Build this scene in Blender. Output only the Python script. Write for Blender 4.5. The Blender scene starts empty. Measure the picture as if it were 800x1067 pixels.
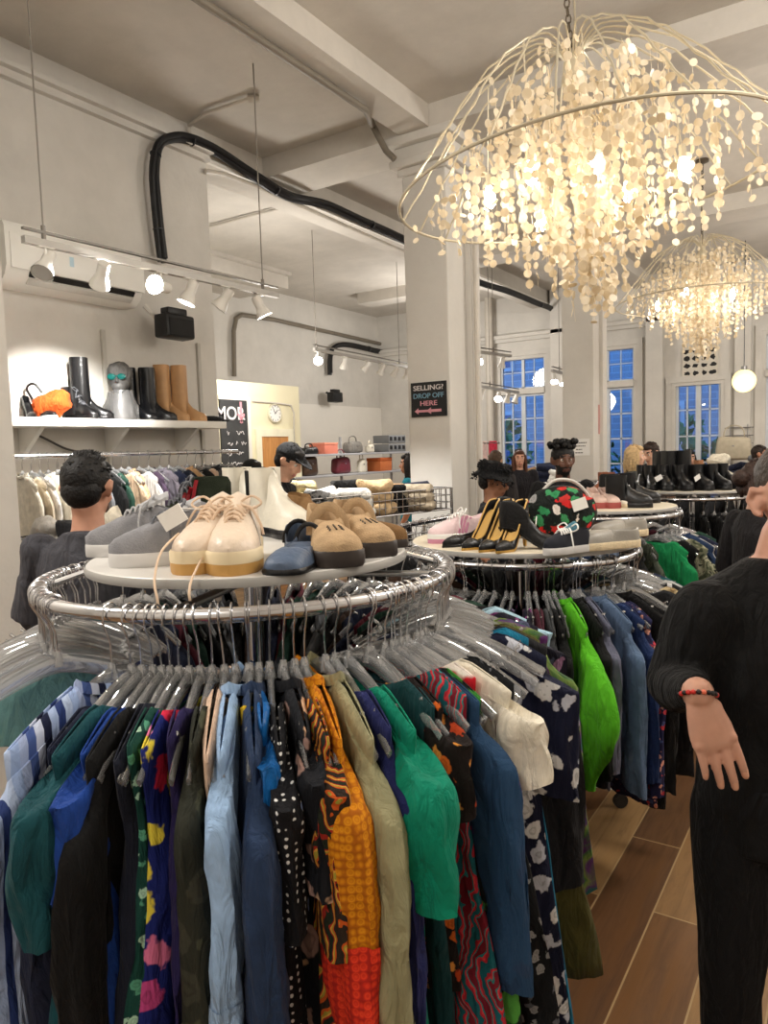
import bpy, bmesh, math, random
from mathutils import Vector, Matrix, Euler, noise
RN = random.Random(11)
sc = bpy.context.scene
COL = sc.collection
PI = math.pi
def V(*a): return Vector(a)
def lerp(a, b, t): return a + (b - a) * t
def clamp(x, a=0.0, b=1.0): return max(a, min(b, x))
def sstep(a, b, x):
    t = clamp((x - a) / (b - a)); return t * t * (3 - 2 * t)
def interp(pts, x):
    if x <= pts[0][0]: return pts[0][1]
    for (x0, y0), (x1, y1) in zip(pts, pts[1:]):
        if x <= x1:
            t = (x - x0) / (x1 - x0); t = t * t * (3 - 2 * t) * .5 + t * .5
            return y0 + (y1 - y0) * t
    return pts[-1][1]
# ------------------------------------------------------------------ camera (calibrated from the photograph's vanishing points)
CF = 760.44; CH = 1.62
cyaw, cpit, crol = [math.radians(a) for a in (-33.175, -4.778, -1.773)]
fw = V(math.sin(cyaw) * math.cos(cpit), math.cos(cyaw) * math.cos(cpit), math.sin(cpit))
r0 = V(math.cos(cyaw), -math.sin(cyaw), 0); u0 = r0.cross(fw)
cr = r0 * math.cos(crol) + u0 * math.sin(crol); cu = -r0 * math.sin(crol) + u0 * math.cos(crol)
CP = V(0, 0, CH)
cam = bpy.data.cameras.new('camera'); camo = bpy.data.objects.new('camera', cam); COL.objects.link(camo)
cam.sensor_fit = 'AUTO'; cam.sensor_width = 36; cam.lens = 36 * CF / 1067; cam.clip_start = .05
camo.matrix_world = Matrix(((cr.x, cu.x, -fw.x, 0), (cr.y, cu.y, -fw.y, 0), (cr.z, cu.z, -fw.z, CH), (0, 0, 0, 1)))
sc.camera = camo
def ray(x, y): return fw + cr * ((x - 400) / CF) - cu * ((y - 533.5) / CF)
def at(x, y, w): return CP + ray(x, y) * w
def atX(x, y, X): d = ray(x, y); return CP + d * (X / d.x)
def atY(x, y, Y): d = ray(x, y); return CP + d * (Y / d.y)
def atZ(x, y, Z): d = ray(x, y); return CP + d * ((Z - CH) / d.z)
def px(p):
    q = Vector(p) - CP; w = q.dot(fw)
    return 400 + CF * q.dot(cr) / w, 533.5 - CF * q.dot(cu) / w
# ------------------------------------------------------------------ mesh builder
class MB:
    def __init__(s): s.v = []; s.f = []; s.m = []; s.cur = 0
    def add(s, vs, fs):
        o = len(s.v); s.v += [Vector(p) for p in vs]; s.f += [[i + o for i in f] for f in fs]; s.m += [s.cur] * len(fs); return s
    def box(s, c, d, rot=None, bev=0, seg=2):
        bm = bmesh.new(); bmesh.ops.create_cube(bm, size=1)
        for v in bm.verts: v.co = Vector((v.co.x * d[0], v.co.y * d[1], v.co.z * d[2]))
        if bev: bmesh.ops.bevel(bm, geom=bm.edges[:], offset=min(bev, min(d) * .49), segments=seg, affect='EDGES', profile=.5)
        M = Euler(rot).to_matrix() if rot is not None and not isinstance(rot, Matrix) else (rot or Matrix.Identity(3))
        bm.verts.index_update()
        s.add([M @ v.co + Vector(c) for v in bm.verts], [[v.index for v in f.verts] for f in bm.faces]); bm.free(); return s
    def bx(s, lo, hi, bev=0):
        lo, hi = Vector(lo), Vector(hi); return s.box((lo + hi) / 2, hi - lo, None, bev)
    def loft(s, rings, closed=True, cap=(True, True)):
        n = len(rings[0]); vs = [p for r in rings for p in r]; fs = []
        for i in range(len(rings) - 1):
            for j in range(n if closed else n - 1):
                k = (j + 1) % n; fs.append([i * n + j, i * n + k, (i + 1) * n + k, (i + 1) * n + j])
        if cap[0]: fs.append(list(range(n))[::-1])
        if cap[1]: fs.append([(len(rings) - 1) * n + j for j in range(n)])
        return s.add(vs, fs)
    def tube(s, path, r, n=8, closed=False, flat=None, cap=True):
        P = [Vector(p) for p in path]; L = len(P); rings = []; prev = None
        for i in range(L):
            a = P[(i - 1) % L] if (closed or i > 0) else P[i]; b = P[(i + 1) % L] if (closed or i < L - 1) else P[i]
            t = (b - a); t = t.normalized() if t.length > 1e-9 else V(0, 0, 1)
            if prev is None:
                up = V(0, 0, 1) if abs(t.z) < .95 else V(1, 0, 0)
                nx = t.cross(up).normalized()
            else:
                nx = (prev - t * prev.dot(t)); nx = nx.normalized() if nx.length > 1e-6 else t.orthogonal().normalized()
            prev = nx; ny = t.cross(nx)
            rr = r[i] if isinstance(r, (list, tuple)) else r
            fx, fy = flat or (1, 1)
            rings.append([P[i] + nx * (rr * fx * math.cos(2 * PI * j / n)) + ny * (rr * fy * math.sin(2 * PI * j / n)) for j in range(n)])
        if closed: rings.append(rings[0]); return s.loft(rings, True, (False, False))
        return s.loft(rings, True, (cap, cap))
    def lathe(s, prof, c=(0, 0, 0), n=24, cap=(True, True)):
        c = Vector(c)
        return s.loft([[c + V(r * math.cos(2 * PI * j / n), r * math.sin(2 * PI * j / n), z) for j in range(n)] for r, z in prof], True, cap)
    def ball(s, c, r, nu=14, nv=9, rot=None, fn=None):
        c = Vector(c); r = r if isinstance(r, (tuple, list, Vector)) else (r, r, r); rings = []
        M = rot if isinstance(rot, Matrix) else (Euler(rot).to_matrix() if rot else None)
        for i in range(nv + 1):
            a = -PI / 2 + PI * i / nv; a = clamp(a, -PI / 2 + .02, PI / 2 - .02); ring = []
            for j in range(nu):
                b = 2 * PI * j / nu; p = V(math.cos(a) * math.cos(b), math.cos(a) * math.sin(b), math.sin(a))
                k = fn(p) if fn else 1
                p = V(p.x * r[0], p.y * r[1], p.z * r[2]) * k
                ring.append(c + (M @ p if M else p))
            rings.append(ring)
        return s.loft(rings)
    def disc(s, c, nrm, r, th, n=12):
        nrm = Vector(nrm).normalized(); c = Vector(c)
        return s.tube([c - nrm * th / 2, c + nrm * th / 2], r, n)
    def prism(s, pts, th, M=None):
        """outline in the local x-z plane, thickness along y"""
        M = M or Matrix.Identity(4)
        a = [M @ V(p[0], -th / 2, p[1]) for p in pts]; b = [M @ V(p[0], th / 2, p[1]) for p in pts]
        return s.loft([a, b])
    def xf(s, M): s.v = [M @ p for p in s.v]; return s
    def build(s, name, mats, parent=None, smooth=True, ang=40):
        me = bpy.data.meshes.new(name); me.from_pydata([tuple(p) for p in s.v], [], s.f)
        mats = mats if isinstance(mats, (list, tuple)) else [mats]
        for m in mats: me.materials.append(m)
        if len(mats) > 1: me.polygons.foreach_set('material_index', s.m)
        if smooth:
            me.polygons.foreach_set('use_smooth', [True] * len(me.polygons)); me.set_sharp_from_angle(angle=math.radians(ang))
        me.update(); o = bpy.data.objects.new(name, me); COL.objects.link(o)
        if parent: o.parent = parent
        return o
def tag(o, label=None, cat=None, group=None, kind=None):
    if label: o['label'] = label
    if cat: o['category'] = cat
    if group: o['group'] = group
    if kind: o['kind'] = kind
    return o
def empty(name, loc=(0, 0, 0), rz=0, label=None, cat=None, group=None, kind=None):
    o = bpy.data.objects.new(name, None); COL.objects.link(o); o.location = loc
    o.rotation_euler = rz if isinstance(rz, (tuple, Euler)) else (0, 0, rz); o.empty_display_size = .1
    return tag(o, label, cat, group, kind)
KIDS = {}
def copy_tree(o, parent=None, loc=None, rz=None, label=None, group=None):
    c = o.copy(); COL.objects.link(c)
    if parent: c.parent = parent
    for ch in list(o.children): copy_tree(ch, c)
    if loc is not None: c.location = loc
    if rz is not None: c.rotation_euler = rz if isinstance(rz, (tuple, Euler)) else (0, 0, rz)
    if label: c['label'] = label
    if group: c['group'] = group
    return c
def struct(name, mb, m, parent=None, smooth=False):
    o = mb.build(name, m, parent, smooth)
    if not parent: o['kind'] = 'structure'
    return o
def remesh(mb, voxel, smooth_it=4, noisefn=None):
    """one continuous surface grown round all pieces of the builder"""
    o = mb.build('work', [], None, False)
    m = o.modifiers.new('r', 'REMESH'); m.mode = 'VOXEL'; m.voxel_size = voxel
    if smooth_it:
        q = o.modifiers.new('s', 'SMOOTH'); q.iterations = smooth_it; q.factor = .5
    dg = bpy.context.evaluated_depsgraph_get(); e = o.evaluated_get(dg); me = e.to_mesh()
    out = MB(); out.add([v.co.copy() for v in me.vertices], [list(p.vertices) for p in me.polygons])
    e.to_mesh_clear(); d = o.data; bpy.data.objects.remove(o); bpy.data.meshes.remove(d)
    if noisefn: out.v = [noisefn(p) for p in out.v]
    return out
def text_mesh(name, txt, size, mat, parent, M, ext=.0015, align='CENTER', shear=0):
    cu_ = bpy.data.curves.new(name, 'FONT'); cu_.body = txt; cu_.size = size; cu_.extrude = ext; cu_.align_x = align; cu_.align_y = 'CENTER'; cu_.offset = size * .012; cu_.shear = shear
    o = bpy.data.objects.new(name, cu_); COL.objects.link(o)
    dg = bpy.context.evaluated_depsgraph_get(); me = bpy.data.meshes.new_from_object(o.evaluated_get(dg))
    bpy.data.objects.remove(o); me.materials.clear(); me.materials.append(mat)
    q = bpy.data.objects.new(name, me); COL.objects.link(q)
    if parent: q.parent = parent
    q.matrix_local = M
    return q
# ------------------------------------------------------------------ materials
def sr(r, g, b):
    f = lambda c: (c / 255 / 12.92) if c / 255 <= .04045 else ((c / 255 + .055) / 1.055) ** 2.4
    return (f(r), f(g), f(b), 1)
MATS = {}
def newmat(name):
    m = bpy.data.materials.new(name); m.use_nodes = True; nt = m.node_tree
    return m, nt, nt.nodes['Principled BSDF']
def N(nt, t, **kw):
    n = nt.nodes.new(t)
    for k, v in kw.items():
        if k in n.inputs: n.inputs[k].default_value = v
        else: setattr(n, k, v)
    return n
def L(nt, a, b): nt.links.new(a, b)
def ramp(nt, fac, stops, interp_='LINEAR'):
    r = nt.nodes.new('ShaderNodeValToRGB'); r.color_ramp.interpolation = interp_
    while len(r.color_ramp.elements) < len(stops): r.color_ramp.elements.new(.5)
    for e, (p, c) in zip(r.color_ramp.elements, stops): e.position = p; e.color = c
    L(nt, fac, r.inputs[0]); return r.outputs[0]
def coords(nt, kind='Object', scale=(1, 1, 1), rot=(0, 0, 0)):
    tc = nt.nodes.new('ShaderNodeTexCoord'); mp = nt.nodes.new('ShaderNodeMapping')
    mp.inputs['Scale'].default_value = scale; mp.inputs['Rotation'].default_value = rot
    L(nt, tc.outputs[kind], mp.inputs[0]); return mp.outputs[0]
def plain(name, col, rough=.6, metal=0, var=.06, vscale=8, bump=0, bscale=60, spec=.4, sheen=0, emit=0, coat=0):
    if name in MATS: return MATS[name]
    m, nt, b = newmat(name); c = coords(nt)
    if len(col) == 3: col = sr(*col)
    nz = N(nt, 'ShaderNodeTexNoise', Scale=vscale, Detail=4.0); L(nt, c, nz.inputs['Vector'])
    lo = tuple(x * (1 - var) for x in col[:3]) + (1,); hi = tuple(min(1, x * (1 + var)) for x in col[:3]) + (1,)
    L(nt, ramp(nt, nz.outputs[0], [(.3, lo), (.7, hi)]), b.inputs['Base Color'])
    b.inputs['Roughness'].default_value = rough; b.inputs['Metallic'].default_value = metal
    b.inputs['Specular IOR Level'].default_value = spec
    if sheen: b.inputs['Sheen Weight'].default_value = sheen
    if coat: b.inputs['Coat Weight'].default_value = coat
    if bump:
        n2 = N(nt, 'ShaderNodeTexNoise', Scale=bscale, Detail=3.0); L(nt, c, n2.inputs['Vector'])
        bp = N(nt, 'ShaderNodeBump', Strength=bump, Distance=.01); L(nt, n2.outputs[0], bp.inputs['Height']); L(nt, bp.outputs[0], b.inputs['Normal'])
    if emit: b.inputs['Emission Color'].default_value = col; b.inputs['Emission Strength'].default_value = emit
    MATS[name] = m; return m
def fabric(name, col, rough=.85, weave=900, sheen=.25, fold=.5):
    """plain woven cloth: small colour drift, a thread bump and soft creases"""
    if name in MATS: return MATS[name]
    m, nt, b = newmat(name); c = coords(nt)
    if len(col) == 3: col = sr(*col)
    nz = N(nt, 'ShaderNodeTexNoise', Scale=26.0, Detail=5.0); L(nt, c, nz.inputs['Vector'])
    lo = tuple(x * .84 for x in col[:3]) + (1,); hi = tuple(min(1, x * 1.13) for x in col[:3]) + (1,)
    L(nt, ramp(nt, nz.outputs[0], [(.3, lo), (.7, hi)]), b.inputs['Base Color'])
    b.inputs['Roughness'].default_value = rough; b.inputs['Specular IOR Level'].default_value = .25
    b.inputs['Sheen Weight'].default_value = sheen * .1
    f = N(nt, 'ShaderNodeTexNoise', Scale=14.0, Detail=4.0, Distortion=.8); cs = coords(nt, 'Object', (2.2, 2.2, .7)); L(nt, cs, f.inputs['Vector'])
    bp = N(nt, 'ShaderNodeBump', Strength=min(1, fold * 1.9), Distance=.022); L(nt, f.outputs[0], bp.inputs['Height']); L(nt, bp.outputs[0], b.inputs['Normal'])
    MATS[name] = m; return m
def printed(name, kind, cols, scale=20.0, rough=.85, rot=(0, 0, 0), cover=.60):
    """printed cloth; cols are sRGB triples, ground first"""
    if name in MATS: return MATS[name]
    m, nt, b = newmat(name); C = [sr(*c) for c in cols]; c = coords(nt, 'Object', (1, 1, 1), rot)
    b.inputs['Roughness'].default_value = rough; b.inputs['Specular IOR Level'].default_value = .25
    wob = N(nt, 'ShaderNodeTexNoise', Scale=9.0, Detail=2.0); L(nt, c, wob.inputs['Vector'])
    mx = N(nt, 'ShaderNodeVectorMath', operation='MULTIPLY_ADD'); L(nt, wob.outputs['Color'], mx.inputs[0]); mx.inputs[1].default_value = (.06,) * 3; L(nt, c, mx.inputs[2])
    vec = mx.outputs[0]
    def mix(f, a, bb):
        q = N(nt, 'ShaderNodeMix', data_type='RGBA'); L(nt, f, q.inputs[0])
        for s, x in ((q.inputs[6], a), (q.inputs[7], bb)):
            if isinstance(x, tuple): s.default_value = x
            else: L(nt, x, s)
        return q.outputs[2]
    if kind == 'stripe':
        sx = N(nt, 'ShaderNodeSeparateXYZ'); L(nt, c, sx.inputs[0])
        mm = N(nt, 'ShaderNodeMath', operation='MULTIPLY'); L(nt, sx.outputs[0], mm.inputs[0]); mm.inputs[1].default_value = scale
        ad = N(nt, 'ShaderNodeMath', operation='ADD'); L(nt, mm.outputs[0], ad.inputs[0]); ad.inputs[1].default_value = 100.2
        fr = N(nt, 'ShaderNodeMath', operation='FRACT'); L(nt, ad.outputs[0], fr.inputs[0])
        n = len(C); out = ramp(nt, fr.outputs[0], [(i / n, C[i]) for i in range(n)], 'CONSTANT')
    elif kind == 'dots':
        v = N(nt, 'ShaderNodeTexVoronoi', Scale=scale, Randomness=.25); L(nt, c, v.inputs['Vector'])
        d = ramp(nt, v.outputs['Distance'], [(0, (1, 1, 1, 1)), (.22, (1, 1, 1, 1)), (.27, (0, 0, 0, 1))])
        out = mix(d, C[0], C[1])
        v2 = N(nt, 'ShaderNodeTexVoronoi', Scale=scale * .28, Randomness=.8); L(nt, vec, v2.inputs['Vector'])
        d2 = ramp(nt, v2.outputs['Distance'], [(0, (1, 1, 1, 1)), (.13, (1, 1, 1, 1)), (.18, (0, 0, 0, 1))])
        out = mix(d2, out, C[-1])
    elif kind == 'floral':
        v = N(nt, 'ShaderNodeTexVoronoi', Scale=scale, Randomness=.9); L(nt, vec, v.inputs['Vector'])
        nz = N(nt, 'ShaderNodeTexNoise', Scale=scale * 2.4, Detail=2.0); L(nt, c, nz.inputs['Vector'])
        sub = N(nt, 'ShaderNodeMath', operation='MULTIPLY_ADD'); L(nt, nz.outputs[0], sub.inputs[0]); sub.inputs[1].default_value = .55; L(nt, v.outputs['Distance'], sub.inputs[2])
        k = ramp(nt, sub.outputs[0], [(0, (1, 1, 1, 1)), (cover, (1, 1, 1, 1)), (cover + .05, (0, 0, 0, 1))])
        hue = N(nt, 'ShaderNodeSeparateColor'); L(nt, v.outputs['Color'], hue.inputs[0])
        n = len(C) - 1; fl = ramp(nt, hue.outputs[0], [(i / n, C[i + 1]) for i in range(n)], 'CONSTANT')
        inner = ramp(nt, sub.outputs[0], [(0, (.3, .3, .3, 1)), (.34, (1, 1, 1, 1)), (.45, (.55, .55, .55, 1)), (.5, (1, 1, 1, 1))])
        mu = N(nt, 'ShaderNodeMix', data_type='RGBA', blend_type='MULTIPLY'); mu.inputs[0].default_value = .8; L(nt, fl, mu.inputs[6]); L(nt, inner, mu.inputs[7])
        out = mix(k, C[0], mu.outputs[2])
    elif kind == 'paisley':
        w = N(nt, 'ShaderNodeTexWave', Scale=scale, Distortion=9.0, Detail=3.0); w.inputs['Detail Scale'].default_value = 1.3; L(nt, vec, w.inputs['Vector'])
        n = len(C); out = ramp(nt, w.outputs[0], [(i / n, C[i]) for i in range(n)], 'CONSTANT')
    elif kind == 'quilt':
        v = N(nt, 'ShaderNodeTexVoronoi', Scale=scale, Randomness=.15, feature='F1'); L(nt, c, v.inputs['Vector'])
        out = ramp(nt, v.outputs['Distance'], [(0, C[0]), (.3, C[1]), (.38, C[0]), (.5, C[1]), (.62, C[2])])
        bp = N(nt, 'ShaderNodeBump', Strength=.5, Distance=.006); L(nt, v.outputs['Distance'], bp.inputs['Height']); L(nt, bp.outputs[0], b.inputs['Normal'])
    else:  # blotch: camouflage, tie dye, marl
        nz = N(nt, 'ShaderNodeTexNoise', Scale=scale, Detail=3.0, Distortion=1.2); L(nt, c, nz.inputs['Vector'])
        n = len(C); out = ramp(nt, nz.outputs[0], [(.32 + .36 * i / n, C[i]) for i in range(n)], 'CONSTANT' if kind == 'camo' else 'LINEAR')
    L(nt, out, b.inputs['Base Color'])
    if kind != 'quilt':
        f = N(nt, 'ShaderNodeTexNoise', Scale=14.0, Detail=4.0, Distortion=.8); cs = coords(nt, 'Object', (2.2, 2.2, .7)); L(nt, cs, f.inputs['Vector'])
        bp = N(nt, 'ShaderNodeBump', Strength=.85, Distance=.02); L(nt, f.outputs[0], bp.inputs['Height']); L(nt, bp.outputs[0], b.inputs['Normal'])
    MATS[name] = m; return m
def clearmat(name, tint=(.9, .92, .93), body=.16, gloss=.22, rough=.08):
    if name in MATS: return MATS[name]
    m = bpy.data.materials.new(name); m.use_nodes = True; nt = m.node_tree; nt.nodes.remove(nt.nodes['Principled BSDF'])
    out = nt.nodes['Material Output']
    tr = N(nt, 'ShaderNodeBsdfTransparent', Color=tint + (1,)); gl = N(nt, 'ShaderNodeBsdfGlossy', Roughness=rough); df = N(nt, 'ShaderNodeBsdfDiffuse', Color=(.95, .96, .97, 1))
    lw = N(nt, 'ShaderNodeLayerWeight', Blend=.35); ml = N(nt, 'ShaderNodeMath', operation='MULTIPLY_ADD'); L(nt, lw.outputs['Fresnel'], ml.inputs[0]); ml.inputs[1].default_value = .8; ml.inputs[2].default_value = gloss * .4
    a = N(nt, 'ShaderNodeMixShader'); a.inputs[0].default_value = body; L(nt, tr.outputs[0], a.inputs[1]); L(nt, df.outputs[0], a.inputs[2])
    b = N(nt, 'ShaderNodeMixShader'); L(nt, ml.outputs[0], b.inputs[0]); L(nt, a.outputs[0], b.inputs[1]); L(nt, gl.outputs[0], b.inputs[2])
    L(nt, b.outputs[0], out.inputs[0]); MATS[name] = m; return m
def emis(name, col, s):
    if name in MATS: return MATS[name]
    m, nt, b = newmat(name); b.inputs['Base Color'].default_value = col; b.inputs['Emission Color'].default_value = col; b.inputs['Emission Strength'].default_value = s
    MATS[name] = m; return m
CHROME = plain('chrome', (205, 205, 208), .16, 1, .03)
STEEL = plain('brushed_steel', (150, 150, 150), .35, 1, .05)
WIRE = plain('wire_steel', (190, 190, 192), .25, 1, .05)
WHITE = plain('white_paint', (222, 218, 210), .5, 0, .03)
WHITEM = plain('white_metal', (225, 222, 215), .4, 0, .02)
BLACK = plain('black_plastic', (22, 22, 23), .4, 0, .1)
CLEAR = clearmat('clear_plastic', (.97, .98, .99), .22, .46, .05)
PAPER = plain('white_paper', (236, 234, 230), .8, 0, .02)
# ------------------------------------------------------------------ room
def wallmat(name, col, stain=.10, rough=.85):
    m, nt, b = newmat(name); c = coords(nt); col = sr(*col)
    a = N(nt, 'ShaderNodeTexNoise', Scale=1.3, Detail=6.0, Roughness=.65); L(nt, c, a.inputs['Vector'])
    lo = tuple(x * (1 - stain) for x in col[:3]) + (1,); hi = tuple(min(1, x * (1 + stain * .5)) for x in col[:3]) + (1,)
    L(nt, ramp(nt, a.outputs[0], [(.35, lo), (.65, hi)]), b.inputs['Base Color']); b.inputs['Roughness'].default_value = rough
    n2 = N(nt, 'ShaderNodeTexNoise', Scale=9.0, Detail=5.0); L(nt, c, n2.inputs['Vector'])
    bp = N(nt, 'ShaderNodeBump', Strength=.25, Distance=.02); L(nt, n2.outputs[0], bp.inputs['Height']); L(nt, bp.outputs[0], b.inputs['Normal'])
    return m
M_WALL = wallmat('wall_plaster', (208, 204, 197)); M_CEIL = wallmat('ceiling_plaster', (202, 196, 187), .12)
M_COL = wallmat('column_plaster', (210, 206, 199), .07); M_CREAM = wallmat('cream_paint', (226, 218, 186), .03); M_PANELW = wallmat('white_panel', (228, 224, 216), .03)
def floormat():
    m, nt, b = newmat('wood_floor'); c = coords(nt, 'Object', (1, 1, 1), (0, 0, PI / 2))
    br = N(nt, 'ShaderNodeTexBrick'); L(nt, c, br.inputs['Vector']); br.offset = .37; br.offset_frequency = 2
    for k, v in (('Scale', 1.0), ('Brick Width', 1.25), ('Row Height', .19), ('Mortar Size', .0032), ('Mortar Smooth', .2), ('Bias', 0.0)): br.inputs[k].default_value = v
    br.inputs['Color1'].default_value = (0, 0, 0, 1); br.inputs['Color2'].default_value = (1, 1, 1, 1); br.inputs['Mortar'].default_value = (.5, .5, .5, 1)
    plank = ramp(nt, br.outputs['Color'], [(0, sr(92, 62, 38)), (.35, sr(108, 74, 45)), (.75, sr(126, 90, 55)), (1, sr(166, 132, 88))])
    g = N(nt, 'ShaderNodeTexNoise', Scale=2.2, Detail=8.0, Roughness=.7, Distortion=.6); cg = coords(nt, 'Object', (9, .8, 1)); L(nt, cg, g.inputs['Vector'])
    gr = ramp(nt, g.outputs[0], [(.3, (.45, .42, .40, 1)), (.55, (1, 1, 1, 1)), (.75, (1.0, .96, .9, 1))])
    mu = N(nt, 'ShaderNodeMix', data_type='RGBA', blend_type='MULTIPLY'); mu.inputs[0].default_value = .75; L(nt, plank, mu.inputs[6]); L(nt, gr, mu.inputs[7])
    mo = N(nt, 'ShaderNodeMix', data_type='RGBA'); L(nt, br.outputs['Fac'], mo.inputs[0]); L(nt, mu.outputs[2], mo.inputs[6]); mo.inputs[7].default_value = sr(170, 142, 102)
    L(nt, mo.outputs[2], b.inputs['Base Color'])
    rr = ramp(nt, g.outputs[0], [(.3, (.5, .5, .5, 1)), (.7, (.28, .28, .28, 1))]); L(nt, rr, b.inputs['Roughness'])
    bp = N(nt, 'ShaderNodeBump', Strength=.15, Distance=.004); L(nt, g.outputs[0], bp.inputs['Height']); L(nt, bp.outputs[0], b.inputs['Normal'])
    return m
CZ = 4.3; XL = -4.6; YB = 12.5; XR = 2.6; YF = -3.0; XD = -8.2; YE = 4.5
struct('floor', MB().bx((XD - .2, YF - .2, -.12), (XR + .2, YB + .3, 0)), floormat())
struct('ceiling', MB().bx((XD - .2, YF - .2, CZ), (XR + .2, YB + .3, CZ + .15)), M_CEIL)
struct('wall_left', MB().bx((XL - .3, YF, 0), (XL, YE, CZ)), M_WALL)
struct('wall_alcove', MB().bx((XD - .2, YF, 0), (XD, YB, CZ)), M_WALL)
struct('wall_right', MB().bx((XR, YF, 0), (XR + .2, YB, CZ)), M_WALL)
struct('wall_front', MB().bx((XD, YF - .2, 0), (XR, YF, CZ)), M_WALL)
pc = at(15, 470, 3.0)
struct('wall_fin', MB().bx((XL, pc.y - .45, 0), (pc.x, pc.y, CZ)), M_COL)
# ceiling beams: the main beam to the columns, cross beams, the beam with the cables, the alcove beam
bl = atZ(420, 139.5, 4.13); brr = atZ(447, 132, 4.13)
BX0, BX1 = brr.x - .27, brr.x
YC = 5.3
struct('beam_main', MB().bx((BX0, YF, 4.13), (BX1, YB, CZ)), M_CEIL)
struct('beam_cross', MB().bx((XL, YC - .1, 4.12), (XR, YC + .42, CZ)), M_CEIL)
struct('beam_cross', MB().bx((XL, 9.0, 4.12), (XR, 9.5, CZ)), M_CEIL)
zb = atX(300, 206, XL).z
struct('beam_cable', MB().bx((XL - .3, YE, zb), (XL, YB, CZ)), M_CEIL)
# moulding along the head of the left wall
zm = atX(100, 115, XL).z
m_ = MB(); m_.bx((XL, pc.y, zm - .05), (XL + .05, YE, zm)); m_.bx((XL, pc.y, zm), (XL + .10, YE, zm + .03)); struct('trim_1', m_, M_WALL)
m_ = MB(); m_.bx((XL, YE, zb), (XL + .03, YB, zb + .035)); struct('trim_2', m_, WHITE)
XA = -7.2; za = CZ - .02
struct('beam_alcove', MB().bx((XD, YF, za - .21), (XA, 8.6, CZ)).bx((XD, YF, za - .03), (XA + .08, 8.6, CZ)), M_CEIL)
ya = atX(372, 298, XA).y
struct('beam_alcove', MB().bx((XA, ya, za - .16), (XL - .3, ya + .4, CZ)), M_CEIL)
zp = atX(370, 424, XD).z
struct('wall_panel', MB().bx((XD, 7.5, 0), (XD + .03, YB, zp)), M_PANELW)
# columns with stepped capitals
def column(y0, y1, nm):
    x0, x1 = -3.19, -2.79; b = MB()
    b.bx((x0, y0, 0), (x1, y1, 3.86), .012)
    b.bx((x0 + .0, y1 - .12, 0), (x1 + .05, y1 + .05, 3.86), .008)
    for k, (z0, z1, e) in enumerate(((3.84, 3.9, .03), (3.9, 3.96, .075), (3.96, 4.06, .045), (4.06, 4.13, .11))):
        b.bx((x0 - e, y0 - e, z0), (x1 + e, y1 + e, z1), .01)
    b.bx((x0 - .02, y0 - .02, 0), (x1 + .02, y1 + .02, .16), .008)
    struct(nm, b, M_COL)
column(YC, 5.74, 'column'); column(9.1, 9.46, 'column')
# ---------------------------------------------------------------- window wall
ZL, ZT0, ZU = 2.56, 2.66, 3.24
wx = [(atY(519.6, 440, YB).x, atY(571, 440, YB).x), (atY(664, 440, YB).x - 1.0, atY(664, 440, YB).x), (atY(700, 440, YB).x, atY(755, 440, YB).x), (atY(793, 440, YB).x, atY(793, 440, YB).x + .95)]
w_ = MB(); edges = [XD] + [x for p in wx for x in p] + [XR]
for i in range(0, len(edges), 2): w_.bx((edges[i], YB, 0), (edges[i + 1], YB + .25, CZ))
for i, (a, b_) in enumerate(wx):
    w_.bx((a, YB, 0), (b_, YB + .25, .35)); w_.bx((a, YB, ZL if i == 2 else ZU), (b_, YB + .25, CZ))
struct('wall_back', w_, M_WALL)
struct('pillar', MB().bx((wx[1][1] + .16, YB - .14, 0), (wx[2][0] - .12, YB, CZ), .01), M_COL)
struct('pillar', MB().bx((wx[2][1] + .14, YB - .10, 0), (wx[3][0] - .14, YB, CZ), .01), M_COL)
struct('pillar', MB().bx((wx[0][1] + .1, YB - .14, 0), (wx[1][0] - .1, YB, CZ), .01), M_COL)
struct('trim_3', MB().bx((XD, YB - .08, 3.5), (XR, YB, 3.56)).bx((XD, YB - .14, 3.56), (XR, YB, 3.62)), M_WALL)
GLASS = clearmat('window_glass', (.96, .98, 1.0), .0, .10, .02)
M_SASH = plain('sash_paint', (205, 210, 216), .45, 0, .03)
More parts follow.
